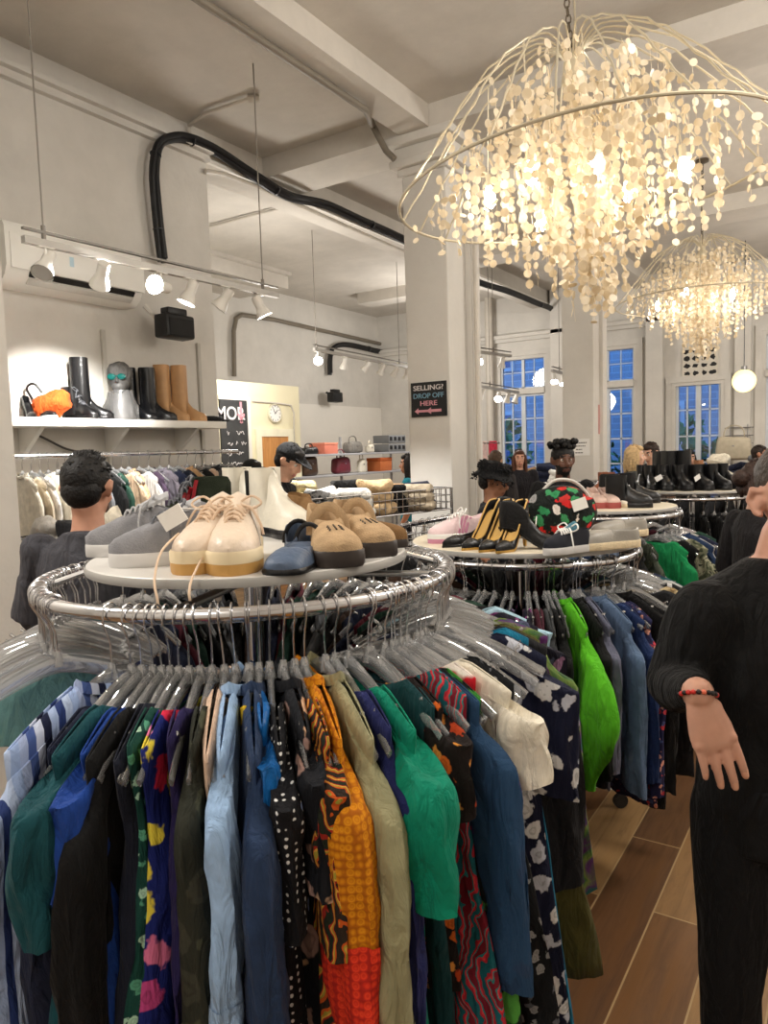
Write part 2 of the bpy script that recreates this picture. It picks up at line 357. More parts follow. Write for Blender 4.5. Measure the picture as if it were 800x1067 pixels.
for i, (a, b_) in enumerate(wx):
    e = empty('window_%d' % (i + 1), ((a + b_) / 2, YB + .1, .35), 0, None, None, None, 'structure'); o = -Vector(e.location)
    f = MB(); t = .055; top = ZL if i == 2 else ZU; F = lambda lo, hi: f.bx(Vector(lo) + o, Vector(hi) + o)
    for x in (a, b_ - t): F((x, YB - .02, .35), (x + t, YB + .16, top))
    F((a + t, YB - .018, top - t), (b_ - t, YB + .158, top)); F((a + t, YB - .04, .352), (b_ - t, YB + .158, .43))
    if i != 2: F((a + t * .9, YB - .05, ZL), (b_ - t * .9, YB + .157, ZT0))
    for lo, hi in ((a - .09, a), (b_, b_ + .09)): F((lo, YB - .035, .3), (hi, YB - .001, top + .09))
    F((a - .09, YB - .039, top + .001), (b_ + .09, YB - .001, top + .092))
    f.build('frame', M_WALL, e, False)
    mid = (a + b_) / 2
    for lo, hi in ((a + t, mid), (mid, b_ - t)):
        s = MB(); S = lambda l, h: s.bx(Vector(l) + o, Vector(h) + o); q = .04
        S((lo, YB + .03, .43), (lo + q, YB + .08, ZL)); S((hi - q, YB + .03, .43), (hi, YB + .08, ZL)); S((lo + q, YB + .031, ZL - q), (hi - q, YB + .079, ZL)); S((lo + q, YB + .031, .43), (hi - q, YB + .079, .5))
        S(((lo + hi) / 2 - .011, YB + .04, .43), ((lo + hi) / 2 + .011, YB + .07, ZL))
        n = 5
        for k in range(1, n): z = lerp(.45, ZL - .02, k / n); S((lo, YB + .04, z - .011), (hi, YB + .07, z + .011))
        so = s.build('sash', M_SASH, e, False)
        MB().bx(V(lo + .01, YB + .053, .44) + o, V(hi - .01, YB + .057, ZL - .01) + o).build('pane', GLASS, so, False)
        if i != 2:
            s = MB(); S = lambda l, h: s.bx(Vector(l) + o, Vector(h) + o); q = .025
            S((lo, YB + .03, ZT0), (lo + q, YB + .08, ZU)); S((hi - q, YB + .03, ZT0), (hi, YB + .08, ZU)); S((lo, YB + .03, ZU - .06), (hi, YB + .08, ZU)); S((lo, YB + .03, ZT0), (hi, YB + .08, ZT0 + q))
            S(((lo + hi) / 2 - .007, YB + .04, ZT0), ((lo + hi) / 2 + .007, YB + .06, ZU))
            S((lo, YB + .04, (ZT0 + ZU) / 2 - .007), (hi, YB + .06, (ZT0 + ZU) / 2 + .007))
            so = s.build('sash', M_SASH, e, False)
            MB().bx(V(lo + .01, YB + .053, ZT0) + o, V(hi - .01, YB + .057, ZU) + o).build('pane', GLASS, so, False)
# ---------------------------------------------------------------- outside in the blue hour
def brickmat():
    m, nt, b = newmat('outside_brick'); c = coords(nt, 'Object', (1, 1, 1), (PI / 2, 0, 0))
    br = N(nt, 'ShaderNodeTexBrick', Scale=1.0); L(nt, c, br.inputs['Vector'])
    for k, v in (('Brick Width', .45), ('Row Height', .16), ('Mortar Size', .012)): br.inputs[k].default_value = v
    br.inputs['Color1'].default_value = sr(158, 152, 152); br.inputs['Color2'].default_value = sr(146, 140, 142); br.inputs['Mortar'].default_value = sr(170, 168, 168)
    L(nt, br.outputs['Color'], b.inputs['Base Color']); b.inputs['Roughness'].default_value = .9; return m
struct('street', MB().bx((-16, YB + .3, -.3), (8, 24, -.1)), plain('asphalt', (92, 92, 95), .9))
fa = empty('brick_building', (-4, 19, -.1), 0, 'brick building with sash windows across the street outside the shop windows', 'building')
b_ = MB().bx((-11, 0, 0), (11, 3, 11)); b_.build('facade', brickmat(), fa, False)
for k in range(9):
    for lv in range(3):
        x = -9 + k * 2.2; z = .9 + lv * 3.0
        wf = MB().bx((x - .6, -.06, z - .1), (x + .6, .0, z + 1.8)).build('window', plain('outside_stone', (190, 188, 184), .8), fa, False)
        MB().bx((x - .5, -.09, z), (x + .5, -.062, z + 1.7)).build('pane', plain('outside_pane', (70, 84, 110), .15, 0, .05), wf, False)
LEAF = plain('outside_leaves', (86, 120, 72), .8, 0, .3)
for k, (x, y, h) in enumerate(((-6.9, 15.6, 2.5), (-5.2, 16.4, 2.1), (-3.2, 15.8, 2.35), (-1.7, 15.4, 2.15), (-.2, 16.2, 2.3))):
    e = empty('street_shrub', (x, y, -.1), 0, ['shrub outside behind the leftmost window', 'low shrub outside between the two left windows', 'shrub outside behind the window right of the second column', 'shrub outside behind the window under the black patterned picture', 'shrub outside behind the rightmost window'][k], 'shrub')
    MB().tube([(0, 0, 0), (.03, 0, h * .35), (0, .02, h * .6)], [.05, .04, .02], 7).build('trunk', plain('bark', (84, 70, 58), .9), e)
    c = MB(); rr = random.Random(k)
    for q in range(260):
        d = V(rr.gauss(0, 1), rr.gauss(0, 1), rr.gauss(0, 1)).normalized() * rr.uniform(.55, 1); p = V(d.x * .75, d.y * .6, h * .62 + d.z * h * .38)
        n1 = V(rr.uniform(-1, 1), rr.uniform(-1, 1), rr.uniform(-1, 1)).normalized() * .13; n2 = n1.cross(V(rr.uniform(-1, 1), rr.uniform(-1, 1), .3)).normalized() * .07
        c.add([p - n1, p + n2, p + n1, p - n2], [[0, 1, 2, 3]])
    c.build('foliage', LEAF, e, False)
# ---------------------------------------------------------------- cream office box in the alcove
XO = -6.4; oz = atX(300, 402, XO).z; oy = atX(312, 430, XO).y
struct('wall_office', MB().bx((XD + .02, 4.6, 0), (XO, oy, oz)), M_CREAM)
def pX(x, y, X=XO): return atX(x, y, X)
p0 = pX(258, 470); 
cb = empty('chalkboard', (XO + .001, pX(245, 450).y, pX(245, 450).z), (0, 0, 0), 'tall chalkboard with chalk handwriting on the cream office wall', 'chalkboard')
ya_, yb_ = pX(229, 450).y, pX(257, 450).y; zt_ = pX(245, 417).z; zb_ = pX(245, 492).z; cy_ = cb.location.y; cz_ = cb.location.z
MB().bx((0, ya_ - cy_, zb_ - cz_), (.02, yb_ - cy_, zt_ - cz_)).build('board', plain('chalkboard_black', (52, 52, 52), .8, 0, .2, 12), cb, False)
fr = MB(); fr.bx((0, ya_ - cy_ - .02, zt_ - cz_), (.03, yb_ - cy_ + .05, zt_ - cz_ + .05)); fr.bx((0, yb_ - cy_, zb_ - cz_), (.03, yb_ - cy_ + .05, zt_ - cz_)); fr.build('frame', WHITE, cb, False)
CHALK = plain('chalk_white', (214, 208, 206), .9, 0, .1); CHALKP = plain('chalk_pink', (214, 150, 160), .9); CHALKB = plain('chalk_blue', (120, 158, 178), .9, 0, .1)
RX = Matrix(((0, 0, 1, 0), (1, 0, 0, 0), (0, 1, 0, 0), (0, 0, 0, 1)))   # text on a wall that faces +X
wd = yb_ - ya_
text_mesh('lettering', 'MOR', .22, CHALK, cb, Matrix.Translation((.023, ya_ - cy_ + wd * .37, zt_ - cz_ - .17)) @ RX)
MB().box((.024, ya_ - cy_ + wd * .76, zt_ - cz_ - .12), (.004, .035, .2)).box((.024, ya_ - cy_ + wd * .72, zt_ - cz_ - .22), (.004, .03, .13), (.55, 0, 0)).box((.024, ya_ - cy_ + wd * .80, zt_ - cz_ - .22), (.004, .03, .13), (-.55, 0, 0)).build('arrow', CHALKP, cb, False)
rr = random.Random(5)
sc_ = MB()
for k in range(9):
    z = zt_ - cz_ - .40 - k * .125; y = ya_ - cy_ + .05 + rr.uniform(0, .05); pts = []
    while y < yb_ - cy_ - .05 - rr.uniform(0, .08):
        y += .016
        if rr.random() < .12:
            if len(pts) > 2: sc_.tube(pts, .006, 4)
            pts = []; y += .03
        else: pts.append((.024, y, z + rr.uniform(-.026, .026)))
    if len(pts) > 2: sc_.tube(pts, .006, 4)
sc_.build('handwriting', CHALK, cb, False)
ck = empty('wall_clock', pX(285, 431), 0, 'round pale wall clock above the wooden door of the cream office', 'clock')
cR = .125 * 9.5 / 9.5
MB().xf(Matrix()).lathe([(cR * .9, 0), (cR, .005), (cR, .03), (cR * .9, .04), (cR * .86, .03)], (0, 0, 0), 28, (True, False)).xf(RX.to_3x3().to_4x4()).build('rim', plain('clock_rim', (206, 200, 178), .4), ck)
MB().disc((.022, 0, 0), (1, 0, 0), cR * .87, .012, 28).build('dial', PAPER, ck)
h_ = MB(); h_.box((.032, .02, .02), (.003, .075, .008), (.8, 0, 0)).box((.032, -.02, .03), (.003, .007, .08), (.5, 0, 0))
for k in range(12): a = k * PI / 6; h_.box((.03, cR * .74 * math.sin(a), cR * .74 * math.cos(a)), (.003, .006, .022), (-a, 0, 0))
h_.build('hands', BLACK, ck, False)
d0, d1 = pX(271, 470), pX(299, 470); dz = pX(285, 455).z
dr = empty('door_1', (XO, (d0.y + d1.y) / 2, 0), 0, None, None, None, 'structure'); hw = (d1.y - d0.y) / 2
fr = MB(); t = .1
fr.bx((0, -hw - t, 0), (.04, -hw, dz + t)); fr.bx((0, hw, 0), (.04, hw + t, dz + t)); fr.bx((0, -hw, dz), (.04, hw, dz + t)); fr.build('frame', plain('cream_trim', (232, 226, 200), .5), dr, False)
m, nt, b = newmat('orange_wood'); c = coords(nt, 'Object', (1, 6, .6)); g = N(nt, 'ShaderNodeTexNoise', Scale=4.0, Detail=6.0, Distortion=1.5); L(nt, c, g.inputs['Vector'])
L(nt, ramp(nt, g.outputs[0], [(.3, sr(176, 116, 58)), (.7, sr(206, 148, 84))]), b.inputs['Base Color']); b.inputs['Roughness'].default_value = .4
lf = MB().bx((.002, -hw, .01), (.028, hw, dz)).build('leaf', m, dr, False)
MB().ball((.06, hw - .07, 1.0), .03, 10, 7).tube([(.02, hw - .07, 1.0), (.06, hw - .07, 1.0)], .012, 7).build('door_knob', STEEL, lf)
# conduit that frames the office wall, and pipes
def pipe(name, pts, r, m, label, cat='pipe', n=8): return tag(MB().tube(pts, r, n).build(name, m), label, cat)
M_PIPE = plain('painted_pipe', (196, 189, 178), .5); M_PIPED = plain('dull_pipe', (120, 112, 100), .5)
def curve(ctrl, n=8):
    P = [Vector(p) for p in ctrl]; out = []
    for i in range(len(P) - 1):
        a, b, c, d = P[max(0, i - 1)], P[i], P[i + 1], P[min(len(P) - 1, i + 2)]
        for k in range(n):
            t = k / n; out.append(.5 * ((2 * b) + (c - a) * t + (2 * a - 5 * b + 4 * c - d) * t * t + (3 * b - a - 3 * c + d) * t ** 3))
    return out + [P[-1]]
oc = [pX(262, 418), pX(290, 420.5), pX(302, 422.5), pX(305, 430), pX(306, 480), pX(306.5, 520)]
pipe('conduit', [p + V(.015, 0, 0) for p in oc], .012, M_PIPE, 'thin painted conduit bent around the cream office door', 'conduit')
XP = XD + .06
pipe('conduit', [atX(244, 392, XP), atX(243.5, 345, XP), atX(246, 332, XP), atX(252, 328, XP), atX(285, 333, XP), atX(430, 366, XP)], .035, M_PIPED, 'dull grey conduit bending along the far alcove wall above the office', 'conduit')
# main pipe beside the big ceiling beam
pp = [atZ(150, -38, 4.22), atZ(208, 0, 4.2), atZ(345, 89, 4.2), atZ(372, 107, 4.2)]
xx = pp[1].x
xp_ = atZ(208, 0, 4.10).x
pp = [V(xp_, YF, 4.10), V(xp_, 4.3, 4.10), V(xp_ + .01, 4.6, 4.09)] + [atY(388, 130, 5.05), atY(402, 157, 5.12), atY(411, 166, 5.15)]
pipe('ceiling_pipe', pp, .026, M_PIPED, 'dark grey pipe running under the ceiling beside the big beam', 'pipe', 10)
# black insulated cable bundle on the beam
xb = XL + .09
def bundle(pts, r, label, nm='cable_bundle'):
    e = empty(nm, pts[0], 0, label, 'cable'); o = Vector(pts[0]); cc = curve([Vector(p) - o for p in pts], 6)
    rr = random.Random(3)
    for k in range(3):
        a = k * 2.1; q = [p + V(math.cos(a + i * .05) * r * .55, math.sin(a + i * .06) * r * .55, math.cos(a + i * .05) * r * .55) for i, p in enumerate(cc)]
        MB().tube(q, r * .72, 9).build('cable', plain('black_cable', (24, 24, 26), .5, 0, .1), e)
    for i in range(7, len(cc) - 2, 15): MB().tube([cc[i], lerp(cc[i], cc[i + 1], .2)], r * 1.32, 12).build('tie_wrap', plain('dark_tape', (50, 50, 53), .4), e)
bundle([atX(170, 272, xb), atX(166, 245, xb), atX(162, 210, xb), atX(160, 180, xb), atX(164, 154, xb), atX(176, 145, xb), atX(195, 145, xb), atX(225, 158, xb), atX(262, 182, xb), atX(300, 204, xb), atX(340, 213, xb), atX(380, 231, xb), atX(419, 249, xb), atX(458, 270, xb), atX(495, 293, xb), atX(530, 304, xb), atX(560, 316, xb), atX(575, 322, xb), atX(580, 332, xb), atX(579, 346, xb), atX(582, 362, xb)], .034, 'thick black insulated cable bundle swooping up the left wall and along the beam')
bundle([atX(344, 390, XP + .05), atX(344, 372, XP + .05), atX(348, 362, XP + .05), atX(362, 359, XP + .05), atX(395, 366, XP + .05), atX(424, 373, XP + .05)], .04, 'black cable bundle along the far alcove wall above the small speaker')
# thin painted conduits on the ceiling
pipe('conduit', [atX(198, 146, XL + .03), atZ(197, 131, 4.27), atZ(215, 118, 4.27), atZ(260, 103, 4.27)], .016, M_PIPE, 'thin painted conduit crossing the ceiling to the nearest track cable', 'conduit')
pipe('conduit', [atZ(219, 236, 4.27), atZ(260, 225, 4.27), atZ(304, 214, 4.27)], .016, M_PIPE, 'thin conduit crossing the alcove ceiling below the cable beam', 'conduit')
pipe('conduit', [atX(214, 178, XL + .04), atX(232, 181, XL + .04), atX(262, 192, XL + .04), atX(420, 262, XL + .04), atX(498, 297, XL + .04)], .02, M_PIPE, 'painted conduit running below the cable bundle along the beam', 'conduit')
pipe('vent_pipe', [V(atY(511, 440, YB - .2).x, YB - .2, 0), V(atY(511, 440, YB - .2).x, YB - .2, 4.3)], .07, M_PIPE, 'white vertical pipe in the corner left of the leftmost window', 'pipe', 12)
pipe('riser_pipe', [V(-2.70, 5.62, 0), V(-2.70, 5.62, 3.84)], .02, M_PIPE, 'slim riser pipe running up the right side of the near column', 'pipe')
# ------------------------------------------------------------------ chandeliers
SPOTS = []; BULBS = []
m, nt, b = newmat('capiz_shell'); c = coords(nt); oi = N(nt, 'ShaderNodeTexNoise', Scale=14.0, Detail=1.0); L(nt, c, oi.inputs['Vector'])
L(nt, ramp(nt, oi.outputs[0], [(.35, sr(214, 202, 178)), (.65, sr(240, 232, 214))]), b.inputs['Base Color']); b.inputs['Roughness'].default_value = .35
tl = N(nt, 'ShaderNodeBsdfTranslucent', Color=sr(250, 234, 200)); mx = N(nt, 'ShaderNodeMixShader'); mx.inputs[0].default_value = .32
L(nt, b.outputs[0], mx.inputs[1]); L(nt, tl.outputs[0], mx.inputs[2]); L(nt, mx.outputs[0], nt.nodes['Material Output'].inputs[0]); SHELL = m
GOLDWIRE = plain('champagne_wire', (206, 196, 172), .35, .6, .05)
hub = at(597, 74, 3.1); rimc = at(612, 183, 3.1); RIMR = .80; RZ = rimc.z - hub.z - .03
def rib_z(r):     # height above the hub of the wire dome at radius r
    return interp([(0, -.02), (.03, .05), (.08, .115), (.15, .125), (.25, .085), (.38, .01), (.506, -.115), (.63, -.265), (.73, -.39), (.80, RZ)], r)
rim_off = V(rimc.x - hub.x, rimc.y - hub.y, 0) * .0
TILT = Matrix.Rotation(math.radians(-5), 3, V(fw.x, fw.y, 0).normalized()).to_euler()
ch = empty('chandelier', hub, TILT, 'large wire dome chandelier strung with round shell discs, nearest and biggest of the two', 'chandelier', 'shell disc chandeliers')
MB().tube([(RIMR * math.cos(a * 2 * PI / 64), RIMR * math.sin(a * 2 * PI / 64), RZ) for a in range(64)], .0065, 7, True).build('rim_hoop', GOLDWIRE, ch)
NR = 22
for k in range(NR):
    a = 2 * PI * k / NR + .05; pts = []
    for i in range(19):
        r = RIMR * (i / 18) ** 1.15; pts.append((r * math.cos(a), r * math.sin(a), rib_z(r)))
    MB().tube(pts, .0042, 6).build('rib', GOLDWIRE, ch)
MB().lathe([(.012, .06), (.03, .05), (.035, .0), (.05, -.02), (.05, -.05), (.02, -.08)], (0, 0, 0), 14).build('hub', GOLDWIRE, ch)
rr = random.Random(4)
ctop = CZ - hub.z
cmb = MB()
for k in range(int(ctop / .032)):
    z = .05 + k * .032; q = [(.011 * math.cos(t * PI / 4) * (1 if k % 2 else 0), .011 * math.cos(t * PI / 4) * (0 if k % 2 else 1), z + .02 * math.sin(t * PI / 4)) for t in range(8)]
    cmb.tube(q, .0035, 5, True)
cmb.build('chain', plain('dull_bronze', (96, 86, 72), .4, .7), ch)
MB().tube(curve([(.015, 0, .05), (.03, .01, ctop * .3), (.012, .015, ctop * .6), (.02, 0, ctop)]), .005, 6).build('flex', plain('clear_flex', (150, 140, 120), .4), ch)
MB().lathe([(.0, ctop - .002), (.06, ctop - .002), (.06, ctop - .03), (.02, ctop - .05)][::-1], (0, 0, 0), 20).build('canopy', plain('dull_bronze', (96, 86, 72)), ch)
bul = emis('warm_bulb', (1, .90, .74, 1), 24)
for k in range(6):
    a = k * PI / 3 + .3; rb = .40 if k != 5 else .1; p = V(rb * math.cos(a), rb * math.sin(a), RZ - .02 + .05 * (k % 2))
    lh = MB().tube([p + V(0, 0, .05), p + V(0, 0, .10)], .014, 8).tube([p + V(0, 0, .1), V(p.x * .9, p.y * .9, rib_z(p.xy.length * .9))], .003, 5).build('lamp_holder', GOLDWIRE, ch)
    MB().lathe([(.004, -.045), (.02, -.03), (.026, -.005), (.02, .03), (.013, .05)], p, 10).build('bulb', bul, lh)
    BULBS.append((hub + p + V(0, 0, -.06), 3.0))
def strand(mb, x, y, z0, z1):
    z = z0; mb.tube([(x, y, z0), (x, y, z1)], .0009, 3)
    while z > z1:
        rad = rr.uniform(.0145, .0205); n = V(rr.gauss(0, 1), rr.gauss(0, 1), rr.gauss(0, .35))
        mb.disc((x + rr.uniform(-.008, .008), y + rr.uniform(-.008, .008), z), n, rad, .0016, 9); z -= rr.uniform(.026, .056)
def strand_at(r, a, mb):
    x, y = r * math.cos(a), r * math.sin(a); zt = rib_z(r) - .01
    low = interp([(0, -1.02), (.12, -1.0), (.22, -.88), (.35, -.76), (.5, -.66), (.66, -.60), (.8, -.56)], r) + rr.uniform(-.06, .12)
    zt -= rr.uniform(.03, .16) + (.10 if r < .2 else 0)
    if zt - low > .05: strand(mb, x, y, zt, low)
spots_ = []
for k in range(160):
    t = (k + .5) / 160; r = .79 * t ** .86; spots_.append((r, k * 2.399963 + rr.uniform(-.2, .2)))
vis = sorted(spots_, key=lambda s: -(s[0] * .9 - .6 * math.sin(s[1] - .0) * s[0] + rr.random() * .5))
for r, a in vis[:99]:
    mb = MB(); strand_at(r, a, mb); 
    if mb.v: mb.build('shell_strand', SHELL, ch, True, 30)
mb = MB()
for r, a in vis[99:]: strand_at(r, a, mb)
mb.build('shell_strands', SHELL, ch)['kind'] = 'stuff'
hub2 = at(731, 262, 7.05)
c2 = copy_tree(ch, None, hub2, 1.1, 'smaller looking shell disc chandelier farther back, nearer the windows')
for chd in list(c2.children):
    if chd.name.split('.')[0] in ('chain', 'flex', 'canopy'):
        z1 = CZ - hub2.z
        chd.scale.z = (z1 - .05) / (ctop - .05); chd.location.z = .05 - .05 * chd.scale.z
for k in range(6):
    a = k * PI / 3 + 1.4; BULBS.append((hub2 + V(.4 * math.cos(a), .4 * math.sin(a), RZ - .08), 3.0))
# ------------------------------------------------------------------ globe pendant
gp = atY(775, 397, 11.2)
g = empty('globe_pendant', gp, 0, 'glowing round globe pendant lamp hanging right of the black patterned picture', 'pendant lamp')
MB().ball((0, 0, 0), .155, 20, 14).build('globe', emis('globe_glow', (1, .80, .36, 1), 1.25), g)
MB().tube([(0, 0, .15), (0, 0, .2)], .04, 12).build('fitter', STEEL, g)
MB().tube([(0, 0, .2), (0, 0, CZ - gp.z)], .006, 6).build('cord', BLACK, g)
BULBS.append((gp + V(0, -.22, -.1), 12))
# ------------------------------------------------------------------ track lights
def spot_head(e, o, p, aim, lit, hot):
    """p = point under the rail; a stem, a bell and, if lit, the glowing lamp face"""
    p = Vector(p) - o; aim = Vector(aim).normalized(); q = p + V(0, 0, -.10)
    b_ = MB().box(p + V(0, 0, -.012), (.035, .09, .024), None, .004).tube([p + V(0, 0, -.02), q], .008, 7)
    h = b_.build('spot_head', WHITEM, e)
    c = q; R_ = aim
    MB().tube([c - R_ * .075, c - R_ * .07, c - R_ * .02, c + R_ * .0, c + R_ * .05, c + R_ * .075], [.018, .032, .034, .032, .052, .058], 14, False, None, False).tube([c - R_ * .076, c - R_ * .074], .03, 14).build('bell', WHITEM, h)
    f = MB().disc(c + R_ * .066, R_, .052, .01, 16).build('lamp_face', emis('spot_glow', (1, .93, .80, 1), 26) if lit else plain('spot_dark', (150, 146, 140), .3), h)
    if lit: SPOTS.append((o + c + R_ * .10, o + c + R_ * 2, hot))
def track(label, A, B, heads, wires, ztops, lit_e=60):
    A, B = Vector(A), Vector(B); e = empty('track_light', A, 0, label, 'track light', 'track lights'); o = A; d = (B - A).normalized(); up = V(0, 0, 1); s = d.cross(up).normalized()
    def bar(z0, z1, w_, nm, m):
        vs = []
        for P in (A, B):
            for (sx, z) in ((-w_, z0), (w_, z0), (w_, z1), (-w_, z1)): vs.append(P - o + s * sx + up * z)
        MB().add(vs, [[0, 1, 2, 3][::-1], [4, 5, 6, 7], [0, 1, 5, 4], [1, 2, 6, 5], [2, 3, 7, 6], [3, 0, 4, 7]]).build(nm, m, e, False)
    bar(-.018, .018, .018, 'rail', plain('track_grey', (168, 164, 158), .4, .3)); bar(.05, .062, .012, 'support_bar', plain('track_bar', (120, 116, 110), .4, .5))
    for t, aim, lit in heads: spot_head(e, o, lerp(A, B, t), aim, lit, lit_e)
    for t, zt in zip(wires, ztops):
        p = lerp(A, B, t) - o; MB().tube([p, p + V(0, 0, .09)], .012, 8).tube([p + V(0, 0, .06), V(p.x, p.y, zt - o.z)], .0045, 6).build('suspension_cable', plain('grey_cable', (130, 124, 116), .5), e)
XT = -3.55
tA, tB = atX(24, 249, XT), atX(289, 308, XT)
def tT(x): return clamp((lerp(0, 1, (atX(x, 0 + 249 + (x - 24) * .2226, XT).y - tA.y) / (tB.y - tA.y))))
hd = [(tT(47), (.25, -.55, -.8), False), (tT(105), (-.55, .2, -.55), True), (tT(167), (.3, -.9, -.05), True), (tT(197), (-.25, -.3, -.9), True), (tT(233), (-.5, -.35, -.8), False), (tT(270), (.25, .35, -.9), True)]
track('near track light on thin cables in front of the wall air conditioner', tA, tB, hd, [tT(46), tT(274)], [CZ, CZ], 170)
XT2 = -5.6
tA, tB = atX(327, 364, XT2), atX(432, 384, XT2)
hd = [(.03, (.5, -.6, -.5), True), (.26, (-.4, .2, -.8), False), (.47, (-.5, -.3, -.6), False), (.63, (-.5, -.1, -.8), True), (.77, (-.5, -.1, -.7), False), (.9, (-.3, .2, -.9), False)]
track('track light in the alcove between the cream office and the near column', tA, tB, hd, [.02, .82], [CZ, CZ], 50)
XT3 = -4.2
a3, b3 = atX(494, 366, XT3), atX(532, 371, XT3)
track('short upper track light between the near column and the leftmost window', a3, V(b3.x, b3.y, b3.z), [(.12, (.3, -.8, -.5), True), (.75, (-.3, .2, -.8), False)], [.5], [CZ], 40)
a3, b3 = atX(496, 402, XT3 - .3), atX(540, 409, XT3 - .3)
track('short lower track light in front of the leftmost window', a3, b3, [(.1, (-.3, -.2, -.8), False), (.5, (.2, -.7, -.6), True), (.72, (-.3, .2, -.8), False), (.93, (-.2, -.2, -.8), False)], [.3], [CZ], 30)
a3, b3 = V(-3.38, 10.0, 3.05), V(-3.38, 11.3, 3.05)
a3, b3 = atX(575, 386, -3.75), atX(590, 390, -3.75)
track('short track light beside the left edge of the second column', a3, b3, [(.15, (.2, -.5, -.8), True), (.75, (.2, -.4, -.85), True)], [.5], [CZ], 30)
# exposed drop rod with box on the ceiling for the near track
pipe('junction_box', [atZ(258, 103, CZ - .03), atZ(270, 103, CZ - .03)], .03, M_PIPE, 'small round junction box on the ceiling above the near track', 'junction box')
# ------------------------------------------------------------------ air conditioner
XA0 = XL + .21
a0 = atX(25, 234, XA0 - .06); al = atX(8, 291, XA0); ar = atX(150, 321, XA0)
ztop = atX(40, 238, XA0 - .05).z; zbot = (al.z + ar.z) / 2
ac = empty('air_conditioner', (XL, al.y, zbot), 0, 'long white wall air conditioner above the boot shelf', 'air conditioner')
wid = ar.y - al.y; hh = ztop - zbot; D = .21
prof = [(0, 0), (D * .55, -.0), (D * .86, .05), (D, .11), (D, hh - .045), (D * .9, hh - .01), (D * .7, hh), (0, hh)]
MB().loft([[V(x, y, z) for x, z in prof] for y in (0, .012, wid - .012, wid)]).build('body', plain('ac_white', (236, 234, 228), .35, 0, .01), ac)
MB().box((D * .93, wid * .54, .075), (.016, wid * .78, .035), (0, .62, 0)).build('air_slot', BLACK, ac, False)
fl_ = MB().box((D * .80, wid * .54, .035), (.012, wid * .78, .05), (0, .9, 0), .003).build('louvre', plain('ac_grey', (206, 204, 198), .4), ac)
MB().box((D + .004, wid * .52, hh * .52), (.01, wid * .985, hh * .56), None, .004).build('front_panel', plain('ac_white', (236, 234, 228)), ac)
MB().bx((D + .010, wid * .42, hh * .44), (D + .012, wid * .45, hh * .6)).build('energy_sticker', plain('pale_blue_sticker', (188, 214, 226), .5), ac)
# ------------------------------------------------------------------ speakers
def speaker(p, s, label):
    e = empty('wall_speaker', p, (0, 0, 0), label, 'speaker')
    MB().box((0, 0, 0), (.16 * s, .30 * s, .19 * s), None, .02).build('cabinet', BLACK, e)
    MB().box((.02, -.02 * s, .115 * s), (.10 * s, .2 * s, .06 * s), None, .012).build('top_bracket', BLACK, e)
    MB().box((.083 * s, 0, -.01), (.012, .25 * s, .14 * s), None, .01).build('grille', plain('speaker_cloth', (34, 34, 35), .9, 0, .1), e)
    MB().tube([(-.08 * s, 0, .04), (-.2 * s, 0, .10)], .02, 8).build('wall_arm', BLACK, e)
    return e
speaker(atX(182, 341, XL + .26), .92, 'black box speaker on the left wall under the near track light')
tag(MB().tube(curve([atX(150, 318, XL + .1), atX(158, 326, XL + .12), atX(166, 335, XL + .12)]), .022, 8).build('hose', plain('pale_hose', (208, 204, 196), .5)), 'short pale hose looping between the air conditioner and speaker', 'hose')
speaker(atX(349, 414, XD + .3), .95, 'small black speaker on the far alcove wall behind the cream office')
# ------------------------------------------------------------------ signs
sp = atY(446.5, 416, YC - .012); sw = (atY(465, 416, YC) - atY(428.5, 416, YC)).length; sh = atY(447, 398, YC).z - atY(447, 434, YC).z
sg = empty('chalk_sign', (sp.x, YC - .003, sp.z), 0, 'black hand lettered sign pointing left on the near column', 'sign')
MB().bx((-sw / 2, -.012, -sh / 2), (sw / 2, 0, sh / 2)).build('board', plain('sign_black', (30, 30, 30), .7, 0, .2), sg, False)
RXF = Matrix(((1, 0, 0, 0), (0, 0, -1, 0), (0, 1, 0, 0), (0, 0, 0, 1)))   # text that faces -Y
for t, z, m_, sz in (('SELLING?', .33, CHALK, .20), ('DROP OFF', .10, CHALKB, .20), ('HERE', -.12, CHALKP, .20)):
    o = text_mesh('lettering', t, sh * sz, m_, sg, Matrix.Translation((-.0, -.0135, sh * z)) @ RXF)
    w0 = o.dimensions.x; k = min(1.25, sw * (.86 if t != 'HERE' else .5) / max(w0, .01)); o.scale.x = k
ar_ = [(-.40, -.335), (-.29, -.24), (-.29, -.30), (-.02, -.30), (.07, -.235), (.07, -.295), (.36, -.295), (.36, -.375), (.07, -.375), (.07, -.435), (-.02, -.37), (-.29, -.37), (-.29, -.43)]
def poly_face(pts, y, th=.001): return MB().add([V(a * sw, y, b * sh) for a, b in pts], [list(range(len(pts)))])
poly_face(ar_, -.0135).build('arrow', CHALKP, sg, False)
np_ = atY(603, 466, 9.1)
ns = empty('notice', (np_.x, 9.098, np_.z), 0, 'white printed notice on the second column behind the bearded man', 'notice')
MB().bx((-.14, -.004, -.105), (.14, 0, .105)).build('sheet', PAPER, ns, False)
INK = plain('ink', (80, 74, 74), .8)
lm = MB()
for k, wln in enumerate((.2, .15, .09, .11)):
    x = -wln / 2 + .01
    while x < wln / 2: l = RN.uniform(.012, .03); lm.bx((x, -.006, .05 - k * .042), (x + l, -.0045, .062 - k * .042)); x += l + .007
lm.build('printed_lines', INK, ns, False)
MB().bx((-2.789, 9.28, 1.75), (-2.784, 9.36, 2.12)).build('red_notice', plain('faded_red_paper', (196, 150, 144), .8), None, False)
tag(bpy.data.objects['red_notice'], 'narrow faded red notice on the right side of the second column', 'notice')
pp_ = atY(729, 377, YB - .03)
